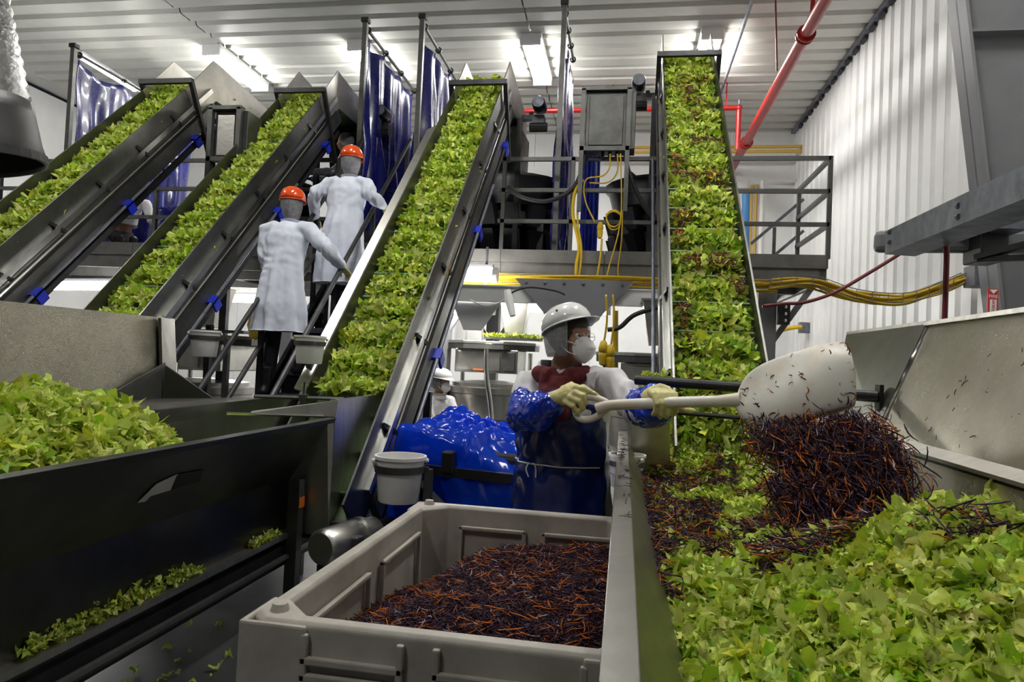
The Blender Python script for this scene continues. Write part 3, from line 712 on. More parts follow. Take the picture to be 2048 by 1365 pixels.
# ------------------------------------------------------------------ multihead weighers on the deck
def weigher(x, y, label):
    t = thing('multihead_weigher', label, 'weighing machine', (x, y, DZ), 'black multihead weighers on the deck')
    z = DZ + .42
    MB().lathe([(.18, 0), (.34, .03), (.42, .42), (.62, .46), (.62, .62), (.40, .66), (.30, .86), (0, .9)], (x, y, DZ), 24).build('body', M['black'], t, smooth=True)
    MB().lathe([(.66, .70), (.74, .98), (.80, 1.04), (.80, 1.07), (.5, 1.12), (.12, 1.26), (0, 1.27)], (x, y, DZ), 24).build('feed_cone', M['black'], t, smooth=True)
    for i in range(14):
        a = 2 * math.pi * i / 14; R = Matrix.Rotation(a, 3, 'Z')
        for k, (rr, zz, hh) in enumerate(((.70, .58, .26), (.66, .26, .24))):
            p = [(rr - .10, -.11, zz), (rr + .10, -.11, zz), (rr + .03, -.08, zz - hh), (rr - .08, -.08, zz - hh)]
            m = MB(); m.prism([V((x, y, DZ + .1)) + R @ V(q) for q in p], R @ V((0, .2, 0))); m.build('bucket' if k == 0 else 'hopper_bucket', M['black'], t)
    for i in range(7):
        a = 2 * math.pi * (i + .5) / 7; R = Matrix.Rotation(a, 3, 'Z'); c0 = V((x, y, DZ + 1.05))
        MB().prism([c0 + R @ V((.5, -.01, .02)), c0 + R @ V((.78, -.01, .0)), c0 + R @ V((.74, -.01, .10))], R @ V((0, .02, 0))).build('fin', M['black'], t)
    for s in (-1, 1):
        for q in (-1, 1): MB().bb((x + s * .5 - .04, y + q * .5 - .04, DZ - .01), (x + s * .5 + .04, y + q * .5 + .04, DZ + .5)).build('leg', M['dark'], t)
    return t
weigher(-1.62, 9.1, 'black multihead weigher on the deck left of the tall thin curtain')
weigher(.45, 9.2, 'black multihead weigher on the deck, mostly behind the rightmost conveyor')
weigher(-3.85, 9.9, 'black multihead weigher at the stair head behind the upper worker')
weigher(-5.25, 9.2, 'black multihead weigher behind the railing left of the second conveyor')

# ------------------------------------------------------------------ steel control boxes
def control_box(label, px, py, Y, w, h, d, plate, legz):
    c = at(px, py, Y); t = thing('control_box', label, 'control cabinet', (c.x, Y, legz), 'steel control boxes')
    MB().bb((c.x - w / 2 + .05, Y + .06, c.z - h / 2 + .03), (c.x + w / 2 + .06, Y + .06 + d, c.z + h / 2 - .02)).build('cabinet', M['railing'], t, bevel=.008)
    MB().bb((c.x - w / 2 + .09, Y + .035, c.z - h / 2 + .07), (c.x + w / 2 - .08, Y + .07, c.z + h / 2 - .07)).build('door', M[plate], t, bevel=.006)
    f = MB()
    for s in (-1, 1):
        MB().bb((c.x + s * (w / 2 - .02) - .025, Y, legz), (c.x + s * (w / 2 - .02) + .025, Y + .05, c.z + h / 2)).build('frame_post', M['railing'], t)
    MB().bb((c.x - w / 2, Y, c.z + h / 2 - .02), (c.x + w / 2, Y + .1, c.z + h / 2 + .02)).build('hood', M['railing'], t)
    MB().bb((c.x - w / 2, Y, c.z - h / 2), (c.x + w / 2, Y + .05, c.z - h / 2 + .05)).build('frame_bar', M['railing'], t)
    for i in range(3):
        x = c.x - .02 + i * .08; MB().tube([(x, Y + .1, c.z - h / 2 - .06), (x, Y + .1, c.z - h / 2 + .03)], .02, 8).build('cable_gland', M['black'], t)
    return c
cb1 = control_box('steel control box with a pale inset door between the two left conveyors', 446, 268, 6.6, .37, .58, .28, 'brushed', 3.1)
cb2 = control_box('large dark steel control box on posts left of the rightmost conveyor', 1211, 238, 7.75, .56, .72, .26, 'railing', 3.15)
cbp = thing('box_stand', 'slim dark stand carrying the left control box beside the conveyor', 'stand', (cb1.x, 6.75, 0))
MB().bb((cb1.x - .04, 6.78, 0), (cb1.x + .04, 6.84, cb1.z - .3)).build('stand_post', M['dark'], cbp)
MB().bb((cb1.x - .2, 6.72, 0), (cb1.x + .2, 6.9, .02)).build('foot_plate', M['dark'], cbp)

# cables
def cable(label, pts, r, m='yellow', cat='cable', n=6, group=None):
    o = MB().tube(spline(pts, n), r, 7).build('power_cable' if m != 'rubber' else 'rubber_hose', M[m], None, smooth=True, sharp=0)
    return tag(o, label, cat, group)
T = lambda L, Y: [at(x, y, Y) for x, y in L]
cable('black hose sagging along the deck railing left of the large control box', T([(1168, 305), (1165, 335), (1145, 378), (1095, 402), (1045, 395), (1015, 375)], 7.82), .028, 'rubber', 'hose')
cable('black hose hanging from the large control box down to the rightmost conveyor', T([(1250, 300), (1258, 345), (1290, 415), (1322, 438)], 7.82), .026, 'rubber', 'hose')
cable('yellow cable bundle taped to the deck post below the large control box', T([(1166, 360), (1150, 385), (1146, 430), (1158, 490), (1153, 530), (1152, 560)], 7.80), .020)
cable('yellow cable hanging beside the taped bundle from the railing', T([(1158, 395), (1155, 440), (1163, 500), (1158, 558)], 7.78), .012)
cable('yellow cord from the first gland of the large box to the plug', T([(1220, 308), (1219, 335), (1205, 352), (1172, 360), (1170, 400), (1190, 445)], 7.79), .009)
cable('yellow cord from the second gland curving left below the large box', T([(1235, 308), (1234, 345), (1215, 365), (1178, 366)], 7.80), .009)
cable('long thin yellow cord falling to the deck edge and looping below it', T([(1241, 308), (1243, 400), (1238, 460), (1222, 520), (1205, 575), (1180, 600), (1150, 592), (1140, 570)], 7.74), .008)
cable('thin yellow cord ending in a curl left of the rightmost conveyor', T([(1245, 420), (1243, 480), (1236, 545), (1248, 563), (1258, 557)], 7.76), .008)
cable('yellow cord dropping below the plug to the deck edge', T([(1204, 478), (1200, 520), (1192, 562)], 7.78), .012)
lp = at(1228, 440, 7.80); cable('coiled loop of yellow cord hung on the railing', [lp + V((.085 * math.cos(a) * (1 + .1 * math.sin(a * 3)), -.02 * (a / 9), .10 * math.sin(a) + .02 * math.sin(a * .4))) for a in np.linspace(0, 19, 46)], .008, n=2)
def plug(label, px, py, Y, s=1.0):
    p = at(px, py, Y); t = thing('cable_connector', label, 'plug', (p.x, Y, p.z - .07 * s), 'yellow cable connectors')
    MB().lathe([(.012, -.09), (.026, -.08), (.034, -.02), (.034, .0), (.028, .01)], p, 12).build('plug_half', M['yellow'], t, smooth=True)
    MB().lathe([(.03, .01), (.036, .02), (.036, .05), (.024, .09), (.012, .1)], p, 12).build('socket_half', M['yellow'], t, smooth=True)
plug('yellow connector hanging on the railing below the large control box', 1200, 462, 7.77, 1)
# ------------------------------------------------------------------ pipes
def pipe(name, label, pts, r, m, cat='pipe', seg=16, n=None):
    t = thing(name, label, cat, V(pts[0]))
    MB().tube(pts if not n else spline(pts, n), r, seg).build('pipe_run', M[m], t, smooth=True)
    return t
a = at(1668, -20, 7.7); b = at(1470, 318, 14.6); zz = 5.66
p = pipe('sprinkler_main', 'thick red sprinkler main running under the ceiling toward the back wall', [(2.09, 3.5, zz), (2.07, 14.9, zz)], .078, 'red')
for y in (8.9, 13.1): MB().lathe([(.08, -.05), (.115, -.05), (.115, -.03), (.095, -.02), (.095, .02), (.115, .03), (.115, .05), (.08, .05)], (2.08, y, zz), 18, Matrix.Rotation(math.pi / 2, 3, 'X'), True).build('coupling', M['red'], p)
for x, y, dx in ((2.04, 8.45, 0), (2.12, 8.2, -.1)): MB().beam((x, y, zz + .05), (x + dx, y - .1, ZC + .05), .05, .02, (0, 1, 0)).build('hanger', M['red'], p)
MB().tube([(1.75, 9.5, zz + .75), (1.75, 9.5, zz - .35)], .008, 6)
r_ = at(1478, 216, 12.4)
p = pipe('sprinkler_branch', 'thin bright red sprinkler branch along the back wall with an elbow drop', [(-3.5, 12.4, r_.z), (r_.x, 12.4, r_.z)], .045, 'red')
MB().tube([(r_.x, 12.4, r_.z + .0), (r_.x, 12.4, at(1472, 300, 12.4).z)], .045, 12).build('drop_pipe', M['red'], p, smooth=True)
for x in (-2.6, -.4, 1.6): MB().bb((x - .012, 12.39, r_.z + .03), (x + .012, 12.41, ZC + .02)).build('hanger', M['red'], p)
MB().ball((r_.x, 12.4, r_.z), .06).build('elbow', M['red'], p, smooth=True)
MB().tube([(r_.x, 12.4, r_.z + .05), (r_.x, 12.4, r_.z + .14)], .02, 8).build('sprinkler_head', M['galv'], p)
q = at(35, 12, 8.5)
pipe('sprinkler_branch', 'red pipe across the ceiling at the top left of the picture', [(-9.5, 9.2, q.z + .32), (-4.0, 9.2, q.z + .32 + .02)], .035, 'red', seg=10)
pipe('red_drop_rod', 'thin dark red rod hanging beside the thick red main', [at(1551, 0, 9.2), at(1554, 142, 9.2)], .012, 'dred', 'rod', 6)
pipe('conduit', 'straight grey conduit slanting down behind the rightmost conveyor', [at(1508, -10, 9.4), at(1440, 190, 12.5)], .026, 'galv', 'conduit', 8)
q1, q2 = at(1450, 294, 14.4), at(1612, 296, 14.4)
for dz, w_ in ((0, 'upper'), (-.1, 'lower')): pipe('yellow_gas_pipe', '%s of the two level yellow pipes on the back wall' % w_, [(q1.x - 3, 14.4, q1.z + dz), (q2.x, 14.4, q1.z + dz)], .035, 'ypipe', seg=8)
for x, w_ in ((1503, 'left'), (1513, 'right')): u = at(x, 370, 14.9); pipe('yellow_gas_pipe', '%s of the two upright yellow pipes behind the deck railing' % w_, [(u.x, 14.9, u.z), (u.x, 14.9, 0)], .03, 'ypipe', seg=8)
u = at(1525, 362, 14.8); v_ = at(1605, 362, 14.8)
p = pipe('white_water_pipe', 'white water pipe with an elbow behind the deck railing', [(u.x, 14.8, 0), (u.x, 14.8, u.z), (v_.x, 14.8, u.z)], .04, 'wplastic', seg=8)
u = at(1492, 380, 13.0); pipe('blue_pipe', 'blue pipe behind the right guard of the rightmost conveyor', [(u.x, 13, u.z), (u.x + .12, 13, 0)], .07, 'bpipe', seg=10)
u = at(1180, 378, 14.88); v_ = at(1250, 378, 14.88); pipe('blue_pipe', 'level blue pipe seen through the railing below the large control box', [(u.x - 1, 14.88, u.z), (v_.x + 1, 14.88, u.z)], .05, 'bpipe', seg=10)
# yellow cables in a wire tray along the deck and out to the wall
def wire_tray(label, pts, w, nc, seed):
    P = [V(p) for p in spline(pts, 6)]; t = thing('cable_tray', label, 'cable tray', P[0])
    for e in (-1, 1):
        for h in (0, .09): MB().tube([p + V((0, e * w, h)) for p in P], .005, 5).build('tray_wire', M['galv'], t)
    for i in range(0, len(P), 2):
        MB().tube([P[i] + V((0, -w, .09)), P[i] + V((0, -w, 0)), P[i] + V((0, w, 0)), P[i] + V((0, w, .09))], .004, 4).build('tray_hoop', M['galv'], t)
    rr = random.Random(seed)
    for k in range(nc):
        oy, oz = rr.uniform(-w, w) * .9, rr.uniform(.0, .10); ph = rr.uniform(0, 6)
        o = MB().tube([p + V((0, oy + .02 * math.sin(i * .3 + ph), oz + .012 * math.sin(i * .5 + ph * 2) - .012)) for i, p in enumerate(P)], .013, 6).build('tray_cable', M['yellow'], t, smooth=True, sharp=0)
wire_tray('wire tray of yellow cables along the front underside of the deck', [(-2.6, 7.75, 2.30), (-1.2, 7.75, 2.30), (.2, 7.75, 2.31), (1.6, 7.75, 2.30)], .11, 14, 3)
wire_tray('wire tray of yellow cables sagging from the deck to the wall box at right', [(1.5, 7.7, 2.32), (1.9, 7.6, 2.34), (2.3, 7.5, 2.2), (2.7, 7.4, 2.16), (3.0, 7.3, 2.26), (3.24, 7.2, 2.38)], .12, 18, 4)
sk = atx(1608, 656, 3.28)
wb_ = at(1868, 576, 7.15); ebox('wall_junction_box', 'grey junction box on the ribbed wall where the yellow tray ends', (3.27, 7.05, 2.40), (.17, .22, .2))
MB().bb((2.75, 7.12, 2.48), (3.2, 7.14, 2.52))
ebox('wall_socket_box', 'small grey socket box with yellow leads low on the ribbed wall', tuple(sk), (.18, .14, .2))
u = sk + V((-.06, -.08, -.02)); cable('short yellow leads entering the small grey socket box', [V((1.60, 8.05, u.z - .1)), u + V((-.7, .2, -.12)), u + V((-.2, 0, 0)), u + V((.0, 0, .03))], .04)
u = at(1568, 628, 7.9); bp_o = thing('drilled_bracket_plate', 'dark drilled steel plate below the right end of the deck', 'bracket', (u.x, 7.9, u.z - .25))
for i in range(3):
    pass
MB().bb((u.x - .06, 7.88, u.z - .12), (u.x + .06, 7.9, u.z + .12)).build('plate', M['dark'], bp_o)
for i in range(3): MB().lathe([(0, 0), (.018, 0), (.018, .006), (0, .008)], (u.x + .01, 7.878, u.z - .075 + i * .075), 10, Matrix.Rotation(math.pi / 2, 3, 'X')).build('bolt', M['chrome'], bp_o)
MB().bb((u.x - .06, 7.9, u.z - .12), (u.x - .02, 7.97, u.z + .12)).build('flange', M['dark'], bp_o)
cable('dark red hose drooping from the galvanised beam to the deck end', T([(1800, 508), (1740, 545), (1670, 585), (1610, 605), (1570, 608), (1525, 613)], 6.5), .016, 'dred', 'hose')
cable('dark red hose hanging straight down from the galvanised beam to the hopper', T([(1886, 470), (1893, 500), (1892, 560), (1889, 650)], 3.6), .013, 'dred', 'hose')

# ------------------------------------------------------------------ galvanised beam at the right
def P2(x, y, X): return atx(x, y, X)
gb = thing('galvanised_beam', 'bolted galvanised steel beam slanting in from the right edge', 'beam', (1.3, 3.0, 2.1))
A0, A1 = at(1770, 463, 4.0), at(1770, 509, 4.0); B0, B1 = at(2048, 330, 2.35), at(2048, 398, 2.35)
d = (B0 - A0); e = d * .35
f0, f1 = B0 + e, B1 + (B1 - A1) * .35
m = MB(); m.prism([A0, A1, f1, f0], (.03, .012, 0)); m.build('web_plate', M['galv'], gb)
MB().prism([A1, f1, f1 + V((.17, .05, 0)), A1 + V((.17, .05, 0))], (0, 0, .012)).build('bottom_flange', M['galv'], gb)
MB().prism([A0, f0, f0 + V((.17, .05, 0)), A0 + V((.17, .05, 0))], (0, 0, -.012)).build('top_flange', M['galv'], gb)
for (x, y) in ((1779, 465), (1779, 485), (1916, 412), (1916, 434)):
    tt = (x - 1770) / 278.; Y = 4.0 * 2.35 / (2.35 + (4.0 - 2.35) * (1 - 0) * 0 + 0) if False else 1 / ((1 - tt) / 4.0 + tt / 2.35)
    c = at(x, y, Y - .012); MB().lathe([(0, .012), (.012, .012), (.014, 0)], c, 8, Matrix.Rotation(math.pi / 2, 3, 'X')).build('bolt_head', M['galv'], gb)
ca = thing('cross_arm', 'grey round-ended steel arm behind the galvanised beam', 'beam', at(1760, 484, 4.4))
a, b = at(1748, 484, 4.5), at(2300, 484, 4.2)
MB().beam(a, b, .1, .13).build('arm_tube', M['grey'], ca, bevel=.03)
c, d_ = at(1945, 488, 4.3), at(2000, 488, 4.3)
MB().bb((c.x, 4.2, c.z - .11), (d_.x, 4.42, c.z + .09)).build('clamp_block', M['black'], ca, bevel=.01)
for k, (p0, p1) in enumerate((((1955, 515), (2060, 488)), ((1962, 520), (2060, 515)))): MB().beam(at(*p0, 4.1), at(*p1, 3.8), .05, .03).build('strut', M['dark'], ca)
MB().prism([at(1925, 440, 4.2), at(2060, 440, 4.0), at(2060, 458, 4.0), at(1925, 455, 4.2)], (0, .3, 0)).build('shelf_plate', M['galv'], ca)

# ------------------------------------------------------------------ corrugated steel duct, top left
dc = thing('steel_duct', 'dark hanging steel duct with a flared open mouth at the top left corner', 'duct', (-2.28, 2.0, 2.0))
tilt = Matrix.Rotation(math.radians(-6), 3, 'Y') @ Matrix.Rotation(math.radians(8), 3, 'X'); cc = V((-2.385, 2.02, 2.02))
prof = []
for i in range(60):
    z = .16 + i * .022; prof.append((.278 - i * .0013 + (.004 if i % 2 else -.004), z))
MB().lathe(prof, cc, 40, tilt).build('ribbed_sleeve', M['dark2'], dc, smooth=True, solid=.004)
MB().lathe([(.28, .2), (.283, .15), (.29, .05), (.30, .0), (.297, -.02)], cc, 40, tilt).build('flared_mouth', M['black'], dc, smooth=True, solid=.008)
MB().lathe([(.297, -.02), (.307, -.02), (.307, .01), (.297, .01)], cc, 40, tilt, True).build('mouth_band', M['dark'], dc)
# ------------------------------------------------------------------ right mixing hopper
hp = thing('feed_hopper', 'large stainless feed hopper at right with scratched back wall, full of lettuce', 'hopper', (.5, 2.2, 0), 'stainless feed hoppers')
HY0, HY1 = .30, 4.05
prof = [(-.015, .985), (-.015, 1.02), (.035, 1.025), (.10, .90), (.24, .62), (.235, .61), (.088, .895), (.028, 1.01), (-.005, 1.008), (-.005, .985)]
MB().prism([(x, HY0, z) for x, z in prof], (0, HY1 - HY0, 0)).build('left_wall', M['hopper_plain'], hp, bevel=.002)
MB().prism([(.225, HY0, .42), (.245, HY0, .62), (.235, HY0, .62), (.215, HY0, .42)], (0, HY1 - HY0, 0)).build('lower_left_wall', M['hopper_plain'], hp)
MB().bb((.2, HY0, .36), (.85, HY1, .40)).build('trough_floor', M['hopper_plain'], hp)
# right side: lower wall, ledge, black strip painting the shade under it, tall scratched sheet
MB().prism([(.80, HY0, .40), (.875, HY0, 1.165), (.885, HY0, 1.165), (.81, HY0, .40)], (0, 3.2 - HY0, 0)).build('lower_right_wall', M['hopper'], hp)
MB().prism([(.865, HY0, 1.185), (.925, HY0, 1.205), (.925, HY0, 1.195), (.865, HY0, 1.175)], (0, 2.95 - HY0, 0)).build('ledge', M['brushed'], hp)
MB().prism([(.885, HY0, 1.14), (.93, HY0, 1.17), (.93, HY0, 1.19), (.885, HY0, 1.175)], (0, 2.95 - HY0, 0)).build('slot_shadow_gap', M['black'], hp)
MB().prism([(.915, HY0, 1.195), (1.075, HY0, 1.60), (1.087, HY0, 1.597), (.927, HY0, 1.19)], (0, 2.66 - HY0, 0)).build('tall_back_sheet', M['hopper'], hp)
MB().prism([(1.06, HY0, 1.596), (1.155, HY0, 1.60), (1.155, HY0, 1.612), (1.06, HY0, 1.61)], (0, 2.67 - HY0, 0)).build('top_flange', M['brushed'], hp)
MB().plate([(.915, 2.66, 1.195), (1.075, 2.66, 1.60), (1.0, 3.30, 1.585), (.86, 3.10, 1.10)], .012).build('end_sheet', M['hopper_plain'], hp)
MB().plate([(1.06, 2.66, 1.60), (1.155, 2.66, 1.605), (1.07, 3.30, 1.59), (.99, 3.30, 1.59)], .012).build('top_flange', M['brushed'], hp)
wd = [V((.912, 2.66, 1.195)).lerp(V((1.072, 2.66, 1.60)), i / 24) + V((rnd.uniform(-.002, .002), rnd.uniform(-.003, .003), 0)) for i in range(25)]
MB().tube(wd, [rnd.uniform(.004, .008) for _ in wd], 6).build('weld_seam', M['chrome'], hp, smooth=True)
MB().plate([(.05, 3.62, .70), (.05, 3.50, 1.16), (.235, 3.50, 1.16), (.265, 3.62, .70)], .012).build('end_plate', M['brushed'], hp)
# round bar across the hopper
MB().tube([(.05, 2.95, 1.345), (.93, 2.72, 1.33)], .021, 12).build('cross_bar', M['dark'], hp, smooth=True)
MB().tube([(.12, 3.1, 1.21), (.75, 2.98, 1.20)], .010, 8).build('thin_cross_bar', M['dark'], hp)
MB().box((.936, 2.72, 1.30), (.014, .05, .15)).build('bar_bracket', M['dark'], hp)
MB().bb((.56, 3.02, 1.15), (.62, 3.09, 1.21)).build('bar_clamp', M['black'], hp, bevel=.005)
for x, y in ((.26, .5), (.26, 3.8), (.8, .5), (.8, 3.2)): MB().bb((x - .03, y - .03, 0), (x + .03, y + .03, .40)).build('leg', M['railing'], hp)
# smears of shredded cabbage on the rim
sm = []
for i in range(60): sm.append((rnd.uniform(-.005, .03), 1.8 + abs(rnd.gauss(1.2, .4)) if rnd.random() < .8 else rnd.uniform(1.2, 2.4), 1.027))
pos = np.array(sm); nr = np.tile([[0, 0, 1.]], (len(sm), 1))
tag(link_mesh('rim_shreds', scatter_mesh('rim_shreds', pos, nr, rng.uniform(.02, .05, len(sm)), shred_colors(len(sm), .06, .0), SHRED, M['shred'], .08)), 'dark purple shreds stuck on the rim of the right hopper beside the worker', 'shredded vegetables', None, 'stuff')

ns = 60; zz_ = rng.uniform(1.22, 1.50, ns); yy_ = rng.uniform(1.1, 2.5, ns) ; pos = np.stack([.915 + (zz_ - 1.195) * .395 - .004, yy_, zz_], 1)
tag(link_mesh('stuck_shreds', scatter_mesh('stuck_shreds', pos, np.tile([[-.93, 0, .36]], (ns, 1)), rng.uniform(.008, .026, ns), shred_colors(ns, .1, .0), FAT, M['shred'], .1)), 'dark specks of cabbage stuck on the scratched tall sheet of the right hopper', 'shredded vegetables', None, 'stuff')
# ------------------------------------------------------------------ left feed hopper
hl = thing('feed_hopper', 'large stainless feed hopper at left, its right wall coloured as in shade, with a torn sticker on its side', 'hopper', (-2.1, 2.2, 0), 'stainless feed hoppers')
LY0, LY1 = .15, 3.44
prof = [(-1.505, 1.03), (-1.495, 1.055), (-1.53, 1.06), (-1.545, 1.045), (-1.745, .73), (-1.745, .45), (-1.735, .45), (-1.735, .725), (-1.53, 1.035)]
MB().prism([(x, LY0, z) for x, z in prof], (0, LY1 - LY0, 0)).build('right_wall', M['hopper_shaded'], hl, bevel=.002)
MB().bb((-1.76, LY0, .43), (-1.69, LY1 + 1.0, .455)).build('bottom_flange', M['brushed'], hl)
MB().bb((-1.74, LY0, .29), (-1.70, LY1 + 1.0, .39)).build('lower_rail', M['dark'], hl)
MB().tube([(-1.69, LY0, .33), (-1.69, LY1 + .8, .33)], .018, 8).build('edge_rod', M['railing'], hl)
MB().bb((-2.1, LY0, .36), (-1.74, LY1 + 1, .42)).build('trough_floor', M['hopper_plain'], hl)
# neck plate leading to the conveyor
MB().prism([(-1.51, 3.46, 1.14), (-1.425, 4.72, 1.16), (-1.425, 4.72, 1.0), (-1.43, 4.35, .60), (-1.46, 3.95, .22), (-1.52, 3.46, .22)], (-.012, 0, 0)).build('neck_plate', M['brushed'], hl)
MB().prism([(-1.51, 3.46, 1.155), (-1.42, 4.70, 1.165), (-1.45, 4.70, 1.165), (-1.545, 3.46, 1.15)], (0, 0, -.015)).build('neck_flange', M['brushed'], hl)
MB().prism([(-1.545, 3.44, 1.045), (-1.745, 3.44, .73), (-1.745, 3.44, .43), (-1.515, 3.46, .43), (-1.515, 3.46, 1.14)], (0, .01, 0)).build('corner_plate', M['brushed'], hl)
MB().prism([(-1.5, 3.44, 1.062), (-1.5, 3.46, 1.15), (-1.9, 3.30, 1.08), (-1.9, 3.28, 1.07)], (0, .02, 0)).build('neck_lip', M['brushed'], hl)
MB().tube([(-1.95, 3.15, 1.075), (-1.55, 3.40, 1.065)], .008, 6).build('lip_rod', M['chrome'], hl)
# inner low wall on the far side, ledge and tall back sheet
MB().prism([(-2.05, 1.6, .5), (-2.05, 1.6, 1.10), (-2.02, 2.8, 1.12), (-1.93, 4.5, 1.14), (-1.93, 4.5, .7), (-2.05, 2.8, .5)], (-.012, 0, 0)).build('inner_wall', M['hopper_plain'], hl)
MB().prism([(-2.68, 1.0, 1.09), (-2.04, 1.0, 1.09), (-2.02, 2.85, 1.10), (-2.02, 3.74, 1.12), (-2.68, 3.74, 1.09)], (0, 0, -.012)).build('ledge', M['hopper_plain'], hl)
MB().prism([(-2.67, .8, 1.09), (-2.72, .8, 1.565), (-2.72, 3.72, 1.565), (-2.67, 3.74, 1.09)], (-.012, 0, 0)).build('tall_back_sheet', M['hopper'], hl)
MB().prism([(-2.70, 3.60, 1.56), (-2.72, 3.75, 1.565), (-2.67, 3.75, 1.09), (-2.655, 3.60, 1.09)], (.02, 0, 0)).build('end_fold', M['hopper_plain'], hl)
MB().prism([(-2.66, 3.62, 1.29), (-2.66, 3.62, 1.09), (-2.35, 3.68, 1.09)], (0, .012, 0)).build('corner_gusset', M['railing'], hl)
MB().prism([(-2.66, 3.10, 1.09), (-2.66, 3.62, 1.30), (-2.66, 3.62, 1.09)], (.012, 0, 0)).build('side_gusset', M['railing'], hl)
for y in (1.2, 3.38): MB().bb((-1.70, y - .03, 0), (-1.64, y + .03, .73)).build('leg', M['railing'], hl)
for y in (.6, 3.5): MB().bb((-2.6, y - .03, 0), (-2.54, y + .03, 1.09)).build('leg', M['railing'], hl)
o = MB().box((-1.635, 3.35, .70), (.012, .012, .012))
# torn sticker on the side (lies on the slanted wall)
def onwall(px, py):
    d = at(px, py, 1.0) - CAM; n = V((.315, 0, -.2)).normalized(); p0 = V((-1.53, 0, 1.035))
    return CAM + d * ((p0 - CAM).dot(n) / d.dot(n)) + n * .003
wn = V((.315, 0, -.2)).normalized()
MB().prism([onwall(*p) for p in ((275, 1005), (312, 968), (355, 948), (340, 980), (300, 992), (290, 1003))], wn * -.002).build('pale_sticker', M['tape_w'], hl)
MB().prism([onwall(*p) for p in ((340, 980), (352, 950), (406, 940), (398, 963))], wn * -.002).build('black_sticker', M['tape_b'], hl)
MB().prism([(-1.638, 3.35, .585), (-1.638, 3.41, .585), (-1.638, 3.41, .64), (-1.638, 3.35, .64)], (.003, 0, 0)).build('orange_sticker', M['orange'], hl)
# sensor arm clamped over the neck
sa = thing('sensor_arm', 'thin steel rod clamped on an upright over the left hopper neck', 'sensor arm', at(607, 812, 3.6))
u = at(607, 805, 3.6); MB().tube([u, (u.x, u.y, at(607, 765, 3.6).z)], .012, 8).build('upright', M['chrome'], sa)
MB().tube([at(508, 793, 3.55), at(693, 799, 3.65)], .011, 8).build('rod', M['railing'], sa)
MB().box(at(607, 796, 3.6), (.04, .04, .04)).build('clamp', M['railing'], sa, bevel=.004)
MB().box(at(608, 770, 3.6), (.05, .015, .015)).build('thumb_screw', M['chrome'], sa)
MB().tube([at(693, 792, 3.65), at(693, 806, 3.65)], .014, 8).build('sensor_head', M['black'], sa)
MB().tube(spline([at(690, 805, 3.65), at(684, 860, 3.64), at(686, 960, 3.64), at(696, 1045, 3.5)], 6), .007, 6).build('sensor_cable', M['black'], sa, smooth=True)
# gear motor under the neck
gm = thing('gear_motor', 'stainless gear motor lying beside the neck of the left hopper', 'motor', (-1.35, 3.0, .5))
a, b = at(640, 1098, 2.95), at(748, 1062, 3.35)
d = (b - a).normalized(); R = d.to_track_quat('Z', 'Y').to_matrix(); L_ = (b - a).length
MB().lathe([(0, 0), (.07, 0), (.085, .02), (.085, L_ * .62), (.078, L_ * .64), (.092, L_ * .66), (.092, L_ * .72), (.075, L_ * .74), (.075, L_ * .96), (.06, L_), (0, L_)], a, 24, R).build('motor_body', M['steel'], gm, smooth=True)
MB().box(a + d * L_ * .45 + V((.05, -.05, -.02)), (.1, .12, .06), R).build('terminal_box', M['railing'], gm, bevel=.008)
MB().tube([b, b + d * .15], .045, 12).build('shaft_housing', M['dark'], gm)
MB().bb((a.x - .02, a.y + .02, .3), (a.x + .25, a.y + .3, a.z - .08)).build('mounting_foot', M['dark'], gm)
MB().bb((a.x + .05, a.y + .1, 0), (a.x + .12, a.y + .17, .3)).build('foot_post', M['dark'], gm)

# ------------------------------------------------------------------ heaps of lettuce
def smooth(a, b, x):
    t = np.clip((x - a) / (b - a), 0, 1); return t * t * (3 - 2 * t)
def hz_right(x, y):
    crest = .88 + .25 * smooth(.12, .85, x)
    near = crest - .10 * np.clip(1.7 - y, 0, 2) - .02
    valley = .80 + .06 * smooth(.5, .8, x)
    z = near + (valley - near) * smooth(1.72, 2.25, y)
    z = np.maximum(z, np.where(y > 3.1, 1.15 + y - 3.9 + .05, 0))
    z = z + .06 * np.exp(-((x - .18) / .1) ** 2 - ((y - 2.35) / .45) ** 2)
    return np.maximum(z + .035 * snoise(x, y, 5, 1) + .02 * snoise(x, y, 13, 2) - .05 * smooth(.26, .1, x) * (y < 1.9), .87 - (x - .10) * 2)
def hz_left(x, y):
    z = 1.16 - .34 * smooth(2.45, 3.1, y - (x + 2.3) * -.35) - .18 * smooth(-1.95, -1.55, x)
    return np.maximum(z + .04 * snoise(x, y, 4, 5) + .025 * snoise(x, y, 10, 6), np.where(x > -1.8, .775 + (x + 1.745) * 1.575, 0))
